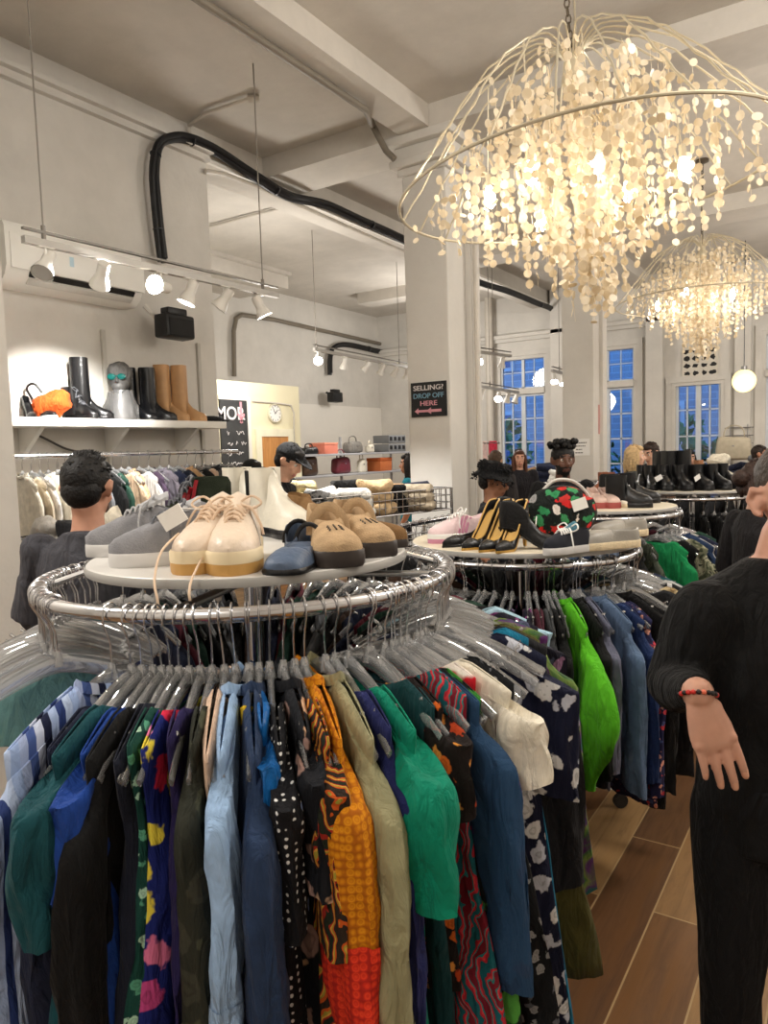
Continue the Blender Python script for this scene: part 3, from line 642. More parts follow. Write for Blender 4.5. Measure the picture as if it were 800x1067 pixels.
pc_ = empty('patterned_picture', (pp_.x, YB - .001, pp_.z), 0, 'black and white patterned picture above the window under the farther chandelier', 'picture')
MB().bx((-.26, -.03, -.24), (.26, 0, .24)).build('canvas', plain('picture_white', (212, 206, 194), .8), pc_, False)
bm_ = MB(); rr = random.Random(9)
for r_ in range(4):
    for c_ in range(4):
        cx, cz = -.19 + c_ * .127, -.17 + r_ * .115; pts = [V(cx + math.cos(t) * rr.uniform(.03, .065), -.0315, cz + math.sin(t) * rr.uniform(.02, .05)) for t in [k * PI / 5 for k in range(10)]]
        bm_.add(pts, [list(range(10))])
bm_.build('black_shapes', BLACK, pc_, False)
# ------------------------------------------------------------------ hangers
HOOK = plain('hanger_wire', (196, 196, 198), .22, 1, .03)
def make_hanger():
    e = empty('clothes_hanger', (0, 0, 0), 0, 'x', 'hanger', 'x')
    p = [(-.019, 0, -.016)] + [(.0185 * math.cos(t), 0, .003 + .0185 * math.sin(t)) for t in [PI - k * PI / 7 for k in range(8)]] + [(.0175, 0, -.014), (.008, 0, -.032), (.001, 0, -.05), (0, 0, -.098)]
    MB().tube(p, .0018, 6).build('hook', HOOK, e)
    sh = [(x, 0, -.113 - .088 * (abs(x) / .21) ** 1.45) for x in [-.212 + .424 * k / 22 for k in range(23)]]
    rad = [.0085 + .008 * (1 - abs(q[0]) / .212) ** .8 for q in sh]
    b = MB().tube(sh, rad, 8, False, (.42, 1.15)).tube([(0, 0, -.088), (0, 0, -.118)], [.006, .012], 8)
    for s in (-1, 1): b.tube([(s * .155, 0, -.165), (s * .155, 0, -.150), (s * .165, 0, -.145)], .004, 6)
    b.build('body', CLEAR, e)
    return e
HANG0 = make_hanger(); HCOUNT = [0]
def hanger(loc, rz, group, label, tilt=0):
    HCOUNT[0] += 1
    rot = Euler((RN.uniform(-.05, .05), tilt, rz))
    if HCOUNT[0] == 1:
        h = HANG0; h.location = loc; h.rotation_euler = rot; h['label'] = label; h['group'] = group; return h
    return copy_tree(HANG0, None, loc, rot, label, group)
# ------------------------------------------------------------------ garments hung on them (x along the hanger, y across, z down from the rail)
def shoulder(x): return -.086 - .088 * (min(abs(x), .24) / .21) ** 1.45
def garment(name, mat, W=.215, Lg=.7, hem=None, sl=.45, slw=.045, smat=None, cuff=None, cuffm=None, collar=None, thick=.03, seed=0, sides=(1, -1), balloon=0, neck=None, neckd=.06, straight=False, tagp=False, buttons=None, placket=None, hood=False, lod=False):
    neck = neck or (.085 if collar else .118); rr = random.Random(seed * 7 + 3); hem = hem if hem is not None else W * 1.02
    nu, nv = (28, 13) if lod else (44, 26); rings = []; p1, p2, p3 = rr.uniform(0, 6), rr.uniform(0, 6), rr.uniform(0, 6); k1 = rr.uniform(16, 26)
    sway = rr.uniform(-.01, .01); zh = -.13 - Lg
    for i in range(nv + 1):
        v = i / nv; v = v ** 1.25; ring = []
        if sl == 0: w = interp([(0, W), (.05, W * .97), (.15, W * .86), (.25, W * .93), (.5, lerp(W, hem, .4)), (1, hem)], v)
        else: w = interp([(0, W), (.1, W * .95), (.3, W * .9), (1, hem)], v)
        t = lerp(.0135, thick, sstep(0, .25, v))
        for j in range(nu):
            a = 2 * PI * j / nu; ca, sa = math.cos(a), math.sin(a)
            x = w * math.copysign(abs(ca) ** .75, ca); z0 = shoulder(x)
            nm_ = 1 - sstep(neck * .75, neck * 1.1, abs(x)); tt_ = t * lerp(max(nm_, .25), 1, sstep(0, .014, v)) if i < 3 else t
            if abs(x) < neck: z0 -= neckd * (1 - (x / neck) ** 2)
            z = lerp(z0, zh + .012 * math.sin(x * 14 + p3), v)
            amp = .014 * sstep(.12, .9, v)
            y = tt_ * sa * (1 - .25 * abs(ca) ** 4) + amp * (math.sin(x * k1 + p1 + 1.2 * v) * .6 + .5 * math.sin(x * k1 * 2.1 + p2 - v * 2)) + sway * v
            x += .004 * sstep(.2, 1, v) * math.sin(v * 5 + p2)
            wr = sstep(.02, .3, v); q_ = noise.noise_vector(V(x * 19 + seed * 3.1, sa * 1.5, z * 1.3)); q2_ = noise.noise_vector(V(x * 40 + seed, sa * 2, z * 9 + seed))
            ring.append(V(x + q_.x * .005 * wr, y + (q_.y * .017 + q2_.y * .010) * wr, z + q_.z * .008 * wr))
        rings.append(ring)
    mb = MB().loft(rings, True, (False, False))
    root = mb.build(name, mat, None, True, 60)
    mod = root.modifiers.new('cloth_thickness', 'SOLIDIFY'); mod.thickness = .0025; mod.offset = -1
    sm = smat or mat
    if sl:
        for s in sides:
            zs = shoulder(W); yo = rr.uniform(-.006, .006); q1, q2 = rr.uniform(0, 6), rr.uniform(0, 6)
            ns = 10 if lod else 24; R_ = []; sn_ = 12 if lod else 24
            for i in range(ns):
                t = i / (ns - 1); d = t * sl
                cx = W - .045 + .060 * sstep(0, .18, t) - .012 * t + (.02 * t if straight else 0) + .012 * math.sin(t * 3 + q1) * t
                rx = lerp(.05, slw, sstep(0, .5, t)); ry = lerp(.014, slw * .50, sstep(0, .3, t)); cx -= (.0 if t > .1 else .01)
                if balloon: g = balloon * math.sin(PI * clamp(t * 1.08 - .04)) ** 1.2; rx += g; ry += g * .22; cx += g * .75
                ring = []
                for j in range(sn_):
                    a = 2 * PI * j / sn_; f = 1 + .10 * sstep(.1, .5, t) * (math.sin(3 * a + q1 + 5 * t) + .7 * math.sin(5 * a + q2 - 7 * t))
                    x = cx + rx * math.cos(a) * f; tilt = -.42 * (1 - sstep(.0, .34, t)) * (x - cx) * 1.6
                    q_ = noise.noise_vector(V(math.cos(a) * 2.2 + seed * 1.7 + s, math.sin(a) * 2.2, d * 2.6)) * (.008 * sstep(.06, .3, t)); q2_ = noise.noise_vector(V(math.cos(a) * 4 + seed, math.sin(a) * 4 + s, d * 22)) * (.005 * sstep(.06, .3, t)); x += q_.x * .4 + q2_.x * .8; yo_ = q_.y + q2_.y
                    ring.append(V(s * x, yo_ + yo * t * 2 + ry * math.sin(a) * f + .003 * math.sin(9 * t + q2), zs - .005 - d + tilt + .012 * math.sin(x * 30 + q1) * t))
                R_.append(ring)
            o = MB().loft(R_, True, (True, False)).build('sleeve', sm, root, True, 60)
            if cuff:
                a0 = int((ns - 1) * (1 - cuff / sl)); rg = []
                for ring in R_[max(1, a0):]:
                    c = sum(ring, V(0, 0, 0)) / len(ring); rg.append([c + (p - c) * 1.05 + V(0, 0, 0) for p in ring])
                rg.append([p + V(0, 0, -.004) for p in rg[-1]])
                MB().loft(rg, True, (False, False)).build('cuff', cuffm or sm, o, True, 60)
    if collar:
        rg = []
        for t in range(5):
            v = t / 4; rg.append([V((.074 + .010 * v) * math.cos(a), (.013 + .013 * v) * math.sin(a), -.128 + .034 * math.sin(v * PI * .75) - .022 * v - .012 * abs(math.sin(a)) + .010 * abs(math.cos(a))) for a in [2 * PI * j / 22 for j in range(22)]])
        MB().loft(rg, True, (False, False)).build('collar', collar if collar is not True else sm, root, True, 60)
    if hood:
        MB().ball((-.0, .0, -.20), (.10, .045, .085), 16, 10, (0, .3, 0)).build('hood', sm, root)
    if placket: MB().tube([(W * .2, -thick - .012 + .004 * math.sin(k), -.16 - k * (Lg - .08) / 12) for k in range(13)], .010, 6, False, (.4, 1)).build('placket', placket, root)
    if buttons:
        for k in range(5): MB().disc((W * .25, -thick - .012, -.24 - k * .1), (0, 1, 0), .008, .004, 10).build('button', buttons, root)
    if tagp:
        q = V(W * .55, -.028 - thick, -.46); MB().tube([(W * .5, -.01, -.22), q + V(0, 0, .05)], .001, 4).box(q, (.045, .002, .06), (.1, .2, .1)).build('price_tag', PAPER, root, False)
    return root
def place(o, loc, rz, label, cat, group, tilt=0):
    o.location = loc; o.rotation_euler = (0, tilt, rz); tag(o, label, cat, group); return o
# ------------------------------------------------------------------ round racks
M_TOP = plain('laminate_top', (214, 212, 208), .35, 0, .02); M_EDGE = plain('top_edge', (176, 174, 170), .3, 0, .03)
def round_rack(c, zr, R, ztop, rtop, label, top=True, topmat=None):
    e = empty('round_clothes_rack', (c[0], c[1], 0), .35, label, 'clothes rack', 'round clothes racks')
    MB().tube([(R * math.cos(a * 2 * PI / 96), R * math.sin(a * 2 * PI / 96), zr) for a in range(96)], .0145, 12, True).build('ring_rail', CHROME, e)
    MB().tube([(0, 0, .1), (0, 0, (ztop if top else zr + .02))], .022, 14).lathe([(.022, zr - .03), (.04, zr - .02), (.04, zr + .02), (.022, zr + .03)], (0, 0, 0), 14).build('post', CHROME, e)
    for k in range(2):
        a = k * PI / 2; d = V(math.cos(a), math.sin(a), 0)
        MB().box((0, 0, zr - .0 - k * .012), (2 * R, .03, .010), (0, 0, a), .002).build('spoke', STEEL, e)
    for k in range(4):
        a = k * PI / 2 + .4; d = V(math.cos(a), math.sin(a), 0)
        l = MB().tube([V(0, 0, .20), d * .1 + V(0, 0, .16), d * .44 + V(0, 0, .085)], [.014, .014, .012], 8).build('leg', CHROME, e)
        MB().disc(d * .44 + V(0, 0, .032), d.cross(V(0, 0, 1)), .032, .022, 16).build('caster', BLACK, l)
        if top and k % 2 == 0: MB().tube([d * R * .97 + V(0, 0, zr), d * (rtop * .9) + V(0, 0, ztop - .012)], .007, 8).build('support_rod', CHROME, e)
    if top:
        t = MB().lathe([(rtop - .004, ztop - .018), (rtop, ztop - .014), (rtop, ztop - .004), (rtop - .004, ztop)], (0, 0, 0), 72).build('table_top', topmat or M_TOP, e)
        MB().lathe([(rtop + .0015, ztop - .019), (rtop + .003, ztop - .015), (rtop + .003, ztop - .005), (rtop + .0015, ztop - .001)], (0, 0, 0), 72, (False, False)).build('edge_band', M_EDGE, t)
    return e
C1 = V(-1.203, 1.261, 0); Z1 = 1.343; R1 = .46
C2 = V(-1.190, 2.883, 0); Z2 = 1.186; R2 = .46
C3 = V(-1.36, 4.6, 0); Z3 = 1.19; C4 = V(-1.12, 6.2, 0); Z4 = 1.19; C5 = V(-1.02, 8.0, 0); C6 = V(-2.15, 6.9, 0)
round_rack(C1, Z1, R1, 1.392, .365, 'nearest round chrome rack with grey sneakers and cream boots on its white top')
round_rack(C2, Z2, R2, 1.236, .465, 'second round chrome rack with black heels and a floral bag on its top', True, plain('cream_top', (226, 216, 194), .35, 0, .02))
round_rack(C3, Z3, R2, 1.236, .44, 'third round chrome rack with pink clogs and black boots on its top', True, plain('cream_top', (226, 216, 194)))
round_rack(C4, Z4, R2, 1.25, .46, 'fourth round chrome rack crowded with black boots on its top', True, plain('cream_top', (226, 216, 194)))
round_rack(C5, Z4, R2, 1.25, .46, 'farthest round chrome rack with tan boots near the windows', True, plain('cream_top', (226, 216, 194)))
round_rack(C6, 1.25, R2, 1.3, .4, 'round chrome rack without a shoe top between the two columns', False)
def theta_front(C, px_, r, z, lo=-66, hi=66):
    """angle on the ring whose garment edge falls at this picture column"""
    base = math.atan2(-C.y, -C.x); best = None
    for i in range(int(lo * 4), int(hi * 4) + 1):
        th = base + math.radians(i / 4); p = C + V(r * math.cos(th), r * math.sin(th), z); e = abs(px(p)[0] - px_)
        if best is None or e < best[0]: best = (e, th)
    return best[1]
def th_phi(C, phi): return math.atan2(-C.y, -C.x) + math.radians(phi)
def on_ring(C, Z, R, th): return C + V(R * math.cos(th), R * math.sin(th), Z)
F_ = fabric
S = sr
MB_ = lambda n, c: fabric(n, c)
navy = F_('navy_cloth', (30, 36, 58)); black = F_('black_cloth', (13, 13, 14)); denim = F_('denim', (36, 54, 84)); dteal = F_('dark_teal_cloth', (18, 70, 78)); royal = F_('royal_blue_cloth', (24, 62, 140))
char = F_('charcoal_cloth', (34, 34, 37)); grey = F_('grey_cloth', (112, 114, 118)); lgrey = F_('light_grey_cloth', (170, 170, 168)); cream = F_('cream_cloth', (226, 218, 200)); peach = F_('peach_cloth', (214, 184, 160))
ltblue = F_('chambray', (150, 180, 216)); ltblue2 = F_('pale_blue_grey', (150, 164, 186)); satin = F_('blue_satin', (16, 92, 160), .35); yellow = F_('yellow_cloth', (222, 184, 30)); khaki = F_('sage_khaki', (150, 146, 112)); green = F_('emerald_cloth', (0, 128, 100)); olive = F_('olive_cloth', (78, 74, 34))
stripe = printed('striped_cotton', 'stripe', [(150, 172, 214), (176, 194, 226), (40, 58, 112), (160, 180, 218), (24, 30, 58), (196, 206, 230), (70, 92, 152), (160, 176, 214)], 9)
floral_b = printed('blue_floral', 'floral', [(22, 34, 104), (208, 40, 70), (224, 120, 160), (226, 206, 70), (190, 70, 130)], 17, cover=.70)
spot_g = printed('green_spotted', 'floral', [(20, 66, 58), (176, 216, 190), (90, 160, 130)], 40)
leaf_o = printed('olive_leaf', 'floral', [(40, 42, 34), (70, 72, 56), (58, 58, 48)], 14)
polka = printed('polka_dots', 'dots', [(18, 18, 22), (214, 214, 212), (130, 150, 196)], 78)
blackfl = printed('black_pale_floral', 'floral', [(18, 20, 26), (196, 156, 124), (150, 120, 110)], 15)
paisley = printed('orange_paisley', 'paisley', [(40, 30, 22), (186, 80, 24), (150, 140, 50), (206, 150, 60), (150, 36, 24), (30, 36, 24)], 9)
mustard = printed('mustard_quilt', 'quilt', [(214, 142, 20), (196, 118, 10), (168, 92, 8)], 78)
redq = printed('red_quilt', 'quilt', [(224, 66, 34), (206, 46, 28), (170, 34, 24)], 78)
orangeb = printed('black_orange_print', 'floral', [(24, 16, 14), (204, 96, 30), (170, 60, 24), (214, 140, 60)], 28)
tealred = printed('teal_red_print', 'paisley', [(22, 92, 100), (176, 36, 52), (206, 60, 66), (40, 130, 130), (120, 24, 40)], 9)
redfl = printed('red_white_floral', 'floral', [(196, 26, 40), (236, 226, 216), (220, 120, 120)], 8)
grnfl = printed('black_green_floral', 'floral', [(14, 18, 18), (56, 130, 48), (36, 100, 40), (80, 150, 60)], 14, cover=.68)
slate = printed('slate_purple_print', 'floral', [(36, 66, 98), (80, 56, 112), (30, 50, 84), (40, 62, 92), (34, 58, 88)], 11)
tiny = printed('black_tiny_floral', 'floral', [(16, 18, 22), (150, 150, 150), (96, 98, 104)], 42)
nprint = printed('navy_white_print', 'floral', [(24, 28, 52), (226, 226, 226), (200, 204, 216), (226, 226, 226)], 20, cover=.68)
tiedye = printed('purple_green_tie_dye', 'blotch', [(88, 44, 96), (70, 110, 60), (120, 140, 70), (96, 50, 110), (40, 90, 90)], 9)
dfl = printed('dark_purple_floral', 'floral', [(22, 20, 34), (120, 50, 110), (80, 84, 110), (150, 110, 140)], 17)
tealb = F_('teal_blue_cloth', (24, 118, 152)); limec = F_('lime_cloth', (170, 196, 60)); aqua = F_('pale_teal_cloth', (120, 168, 166)); greenk = F_('kelly_green_cloth', (26, 120, 62))
purple = F_('deep_purple_cloth', (40, 32, 78)); btn = plain('pale_button', (190, 186, 176), .4)
G1 = 'clothes on the nearest round rack'; HG1 = 'clear hangers on the nearest round rack'; HL1 = 'clear plastic hanger with wire hook on the nearest round rack'
D = dict
FRONT = [  # picture column or angle of the outer edge, name, label, category, cloth, shape
    (-30, 'blouse', 'pale teal blouse between clear hangers at the far left of the nearest rack', 'blouse', aqua, D(W=.12, Lg=.14, sl=0)),
    (6, 'shirt', 'blue white and navy vertically striped long shirt on the nearest rack', 'shirt', stripe, D(W=.22, Lg=.98, sl=.55, slw=.05, collar=True, thick=.04)),
    (60, 'blouse', 'dark teal short sleeved blouse beside the striped shirt', 'blouse', dteal, D(W=.215, Lg=.62, sl=.26, slw=.065)),
    (48, 'dress', 'dark navy dress hanging behind the dark teal blouse', 'dress', navy, D(W=.20, Lg=.9, sl=.5, slw=.05)),
    (82, 'blouse', 'royal blue short sleeved blouse left of the long black coat', 'blouse', royal, D(W=.205, Lg=.5, sl=.18, slw=.055)),
    (92, 'coat', 'long black coat left of the navy sleeveless dress', 'coat', black, D(W=.215, Lg=1.0, sl=.6, slw=.05, thick=.03)),
    (121, 'dress', 'sleeveless dark navy dress with a button at the shoulder', 'dress', F_('ink_navy', (22, 26, 40)), D(W=.21, Lg=1.0, sl=0, thick=.034, hem=.255, neck=.1)),
    (146, 'dress', 'green and white speckled strap dress beside the blue floral dress', 'dress', spot_g, D(W=.19, Lg=1.0, sl=0, hem=.235, thick=.012)),
    (162, 'dress', 'royal blue dress with big pink red and yellow flowers', 'dress', floral_b, D(W=.195, Lg=1.02, sl=0, hem=.265, thick=.024)),
    (179, 'dress', 'deep purple strap dress right of the blue floral dress', 'dress', purple, D(W=.175, Lg=.95, sl=0, hem=.215, thick=.014)),
    (197, 'dress', 'dark olive dress with faint tonal leaf print', 'dress', leaf_o, D(W=.19, Lg=1.0, sl=.55, slw=.042, thick=.026)),
    (215, 'blouse', 'peach garment showing as a narrow pale strip beside the chambray shirt', 'blouse', peach, D(W=.205, Lg=.95, sl=0, thick=.008, hem=.245, neck=.08)),
    (234, 'shirt', 'light blue chambray shirt with sleeve hanging in front', 'shirt', ltblue, D(W=.205, Lg=.9, sl=.42, slw=.046, collar=True, thick=.022, cuff=.06)),
    (264, 'jacket', 'long navy denim jacket right of the light blue chambray shirt', 'jacket', denim, D(W=.215, Lg=1.0, sl=.60, slw=.056, thick=.05, collar=True)),
    (262, 'camisole', 'yellow camisole glimpsed above the denim jacket', 'top', yellow, D(W=.12, Lg=.4, sl=0, thick=.012)),
    (281, 'blouse', 'shiny bright blue satin blouse behind the denim jacket', 'blouse', satin, D(W=.165, Lg=.45, sl=.16, slw=.04)),
    (303, 'dress', 'black dress with white polka dots and blue flowers', 'dress', polka, D(W=.205, Lg=1.0, sl=.26, slw=.05, thick=.036, hem=.24)),
    (324, 'dress', 'black dress with scattered pale peach flowers', 'dress', blackfl, D(W=.185, Lg=1.0, sl=.22, slw=.05, thick=.03, collar=True)),
    (343, 'dress', 'orange red and green paisley dress behind the mustard tunic', 'dress', paisley, D(W=.20, Lg=1.0, sl=.30, slw=.046, thick=.03, hem=.235)),
    (364, 'tunic', 'mustard quilted tunic with bright red cuffs', 'tunic', mustard, D(W=.205, Lg=1.0, sl=.42, slw=.074, cuff=.13, cuffm=redq, collar=True, thick=.03)),
    (398, 'jacket', 'sage khaki field jacket with long sleeve and seams', 'jacket', khaki, D(W=.21, Lg=.95, sl=.50, slw=.068, collar=True, cuff=.07, thick=.035, straight=True)),
    (416, 'cardigan', 'plain navy cardigan between the khaki jacket and green top', 'cardigan', F_('bright_navy', (28, 34, 84)), D(W=.20, Lg=.8, sl=.52, slw=.045, thick=.025)),
    (440, 'blouse', 'emerald green wide short sleeved top', 'blouse', green, D(W=.215, Lg=.80, sl=.25, slw=.085, thick=.03)),
    (452, 'dress', 'dark petrol teal dress right of the emerald top', 'dress', F_('petrol', (16, 58, 62)), D(W=.185, Lg=.85, sl=0, thick=.03)),
    (470, 'blouse', 'black blouse with orange beaded print under clear hangers', 'blouse', orangeb, D(W=.19, Lg=.55, sl=.16, slw=.055, thick=.03)),
    (478, 'dress', 'long teal and red patterned dress below the emerald top', 'dress', tealred, D(W=.19, Lg=1.05, sl=0, hem=.28, thick=.035)),
    (487, 'dress', 'red dress with white flowers beside the teal and red patterned dress', 'dress', redfl, D(W=.165, Lg=.9, sl=0, thick=.03, hem=.2)),
    (494, 'dress', 'black dress with bright green flowers', 'dress', grnfl, D(W=.20, Lg=.98, sl=0, hem=.29, thick=.03)),
    (506, 'tunic', 'slate blue tunic with purple print and a white tag', 'tunic', slate, D(W=.205, Lg=.95, sl=.50, slw=.055, thick=.03, straight=True)),
    (526, 'dress', 'black dress with tiny pale flowers right of the slate tunic', 'dress', tiny, D(W=.205, Lg=1.05, sl=0, hem=.29, thick=.03)),
    (536, 'blouse', 'cream sleeveless top with a long hanging tie', 'top', cream, D(W=.215, Lg=.50, sl=.15, slw=.055, thick=.03)),
    ('p', 63, 'dress', 'navy dress with bold white print', 'dress', nprint, D(W=.215, Lg=.98, sl=.3, slw=.06, hem=.24, thick=.035, tagp=True)),
    ('p', 69, 'coat', 'charcoal plain coat right of the navy and white dress', 'coat', char, D(W=.215, Lg=.72, sl=.55, slw=.05)),
    ('p', 75, 'dress', 'purple and green tie dyed dress', 'dress', tiedye, D(W=.215, Lg=.78, sl=.6, slw=.05)),
    ('p', 81, 'dress', 'dark purple floral dress behind the tie dyed dress', 'dress', dfl, D(W=.21, Lg=.88, sl=.3, slw=.05, tagp=True)),
    ('p', 72, 'skirt', 'olive green skirt hem below the charcoal coat', 'skirt', olive, D(W=.20, Lg=.84, sl=0, hem=.31, thick=.025)),
    ('p', 66, 'dress', 'teal blue hem peeking below the olive skirt', 'dress', tealb, D(W=.17, Lg=.95, sl=0, hem=.20, thick=.02)),
    ('p', 88, 'blouse', 'pale blue folded blouse sleeve under hangers at the right of the nearest rack', 'blouse', F_('ice_blue', (172, 206, 222)), D(W=.2, Lg=.5, sl=.12, slw=.05)),
]
n_ = 0
for it in FRONT:
    if it[0] == 'p': th = th_phi(C1, it[1]); it = it[1:]
    else:
        o5 = it[5]; r = R1 + o5.get('W', .21) + (.02 if o5.get('sl', .4) else -.01); th = theta_front(C1, it[0], r, 1.08)
    n_ += 1
    loc = on_ring(C1, Z1, R1, th); tw = RN.uniform(-.05, .05)
    g = garment(it[1], it[4], seed=n_, **it[5]); place(g, loc, th + tw, it[2], it[3], G1, RN.uniform(-.075, -.02))
    hanger(loc, th + tw, HG1, HL1)
# closely packed extra hangers, and the clothes on the far half of the ring
for k in range(38):
    phi = (-122 + k * 2.7) if k < 26 else (40 + (k - 26) * 5); th = th_phi(C1, phi + RN.uniform(-1, 1)); hanger(on_ring(C1, Z1, R1, th), th + RN.uniform(-.12, .12), HG1, HL1, RN.uniform(-.06, .06))
BACKC = [('black', black), ('dark grey', char), ('navy', navy), ('dark green', F_('bottle_green', (26, 56, 44))), ('grey', grey), ('dark brown', F_('dark_brown_cloth', (58, 42, 32))), ('burgundy', F_('burgundy_cloth', (84, 24, 38)))]
for k in range(18):
    th = th_phi(C1, 94 + k * 7.9); nm, mt = BACKC[(k * 3) % 7]; loc = on_ring(C1, Z1, R1, th)
    g = garment('blouse', mt, lod=True, W=.2, Lg=.65 + .2 * RN.random(), sl=.4, seed=100 + k); place(g, loc, th + RN.uniform(-.08, .08), '%s garment hanging on the far side of the nearest round rack' % nm, 'garment', 'far side %s garments on the nearest rack' % nm)
    hanger(loc, th, HG1, HL1)
# ------------------------------------------------------------------ second rack
G2 = 'clothes on the second round rack'; HG2 = 'clear hangers on the second round rack'; HL2 = 'clear plastic hanger with wire hook on the second round rack'
lime = F_('bright_green_cloth', (84, 176, 28)); maroon = F_('maroon_cloth', (70, 26, 40)); lav = F_('lavender_grey', (96, 98, 116)); wash = F_('washed_denim', (84, 104, 132)); rednav = printed('red_navy_print', 'floral', [(36, 36, 70), (190, 60, 70), (214, 150, 130), (70, 80, 130)], 40)
fl2 = printed('navy_purple_floral', 'floral', [(20, 20, 36), (110, 96, 126), (150, 60, 120), (70, 70, 96)], 18); tanp = printed('tan_print', 'blotch', [(176, 146, 100), (120, 100, 70), (200, 180, 140)], 22); bw = printed('black_white_stripe', 'stripe', [(24, 24, 26), (24, 24, 26), (24, 24, 26), (210, 210, 210)], 14)
SECOND = [
    (430, 'blouse', 'black blouse at the far left of the second rack', 'blouse', black, D(Lg=0.52, sl=.3)), (452, 'blouse', 'dark grey blouse near the left of the second rack', 'blouse', char, D(Lg=0.52, sl=.3)),
    (474, 'blouse', 'dark green blouse left of the navy floral blouse', 'blouse', BACKC[3][1], D(Lg=0.52, sl=.3)), (496, 'blouse', 'plain navy blouse left of the navy floral blouse', 'blouse', navy, D(Lg=0.56, sl=.3)),
    (527, 'blouse', 'navy floral blouse left of the purple trimmed floral dress', 'blouse', fl2, D(Lg=0.53, sl=.34, slw=.055)), (553, 'dress', 'dark floral dress with a purple pink trim on the second rack', 'dress', dfl, D(Lg=0.73, sl=.42, slw=.055, tagp=True)),
    (566, 'blouse', 'maroon blouse left of the bright green jacket', 'blouse', maroon, D(Lg=0.60, sl=.4)), (580, 'jacket', 'charcoal jacket directly left of the bright green jacket', 'jacket', F_('graphite', (58, 60, 62)), D(Lg=0.60, sl=.5)),
    (588, 'jacket', 'black jacket tucked beside the bright green jacket', 'jacket', black, D(Lg=0.73, sl=.5)), (610, 'jacket', 'bright green jacket with a big ballooning sleeve', 'jacket', lime, D(Lg=0.48, sl=.53, slw=.04, balloon=.085, collar=True)),
    (628, 'coat', 'black coat right of the bright green jacket', 'coat', black, D(Lg=0.62, sl=.5, collar=True)), (640, 'shirt', 'lavender grey shirt left of the washed denim jacket', 'shirt', lav, D(Lg=0.60, sl=.5, collar=True)),
    (660, 'jacket', 'washed blue denim jacket with turned back cuff', 'jacket', wash, D(Lg=0.52, sl=.57, slw=.05, collar=True, cuff=.09, straight=True, buttons=btn)), (670, 'shirt', 'deep blue shirt right of the washed denim jacket', 'shirt', F_('deep_blue', (26, 44, 84)), D(Lg=0.65, sl=.55)),
    (680, 'dress', 'red and navy small print dress on the second rack', 'dress', rednav, D(Lg=0.71, sl=.62, slw=.04)), (694, 'coat', 'long black coat right of the red and navy print dress', 'coat', black, D(Lg=0.73, sl=.62, collar=True)),
    ('p', 66, 'coat', 'charcoal coat behind the long black coat on the second rack', 'coat', char, D(Lg=0.69, sl=.55)), ('p', 74, 'blouse', 'tan printed blouse at the right of the second rack', 'blouse', tanp, D(Lg=0.52, sl=.3)),
    ('p', 82, 'top', 'black top with white stripes at the right of the second rack', 'top', bw, D(Lg=0.52, sl=.3)), ('p', 89, 'cardigan', 'light grey cardigan at the right of the second rack', 'cardigan', lgrey, D(Lg=0.47, sl=.3)), ('p', 96, 'blouse', 'dark teal blouse at the far right of the second rack', 'blouse', dteal, D(Lg=0.52, sl=.3)),
]
def fill(C, Z, R, items, G, HG, HL, seed, zref=.95):
    k = 0
    for it in items:
        k += 1
        if it[0] == 'p': th = th_phi(C, it[1]); it = it[1:]
        else: th = theta_front(C, it[0], R + .22, zref)
        loc = on_ring(C, Z, R, th); tw = RN.uniform(-.06, .06)
        g = garment(it[1], it[4], seed=seed + k, **it[5]); place(g, loc, th + tw, it[2], it[3], G); hanger(loc, th + tw, HG, HL)
def backfill(C, Z, R, which, n, a0, a1, seed, HG, HL):
    for k in range(n):
        th = th_phi(C, a0 + (a1 - a0) * k / (n - 1)); nm, mt = BACKC[(k * 3 + seed) % 7]; loc = on_ring(C, Z, R, th)
        g = garment('blouse', mt, lod=True, Lg=.55 + .2 * RN.random(), sl=.4, seed=seed * 31 + k); place(g, loc, th, '%s garment on the %s' % (nm, which), 'garment', '%s garments on the %s' % (nm, which)); hanger(loc, th, HG, HL)
fill(C2, Z2, R2, SECOND, G2, HG2, HL2, 200)
backfill(C2, Z2, R2, 'far side of the second round rack', 16, 104, 258, 2, HG2, HL2)
for k in range(12): th = th_phi(C2, -60 + k * 10.5); hanger(on_ring(C2, Z2, R2, th), th + RN.uniform(-.1, .1), HG2, HL2)
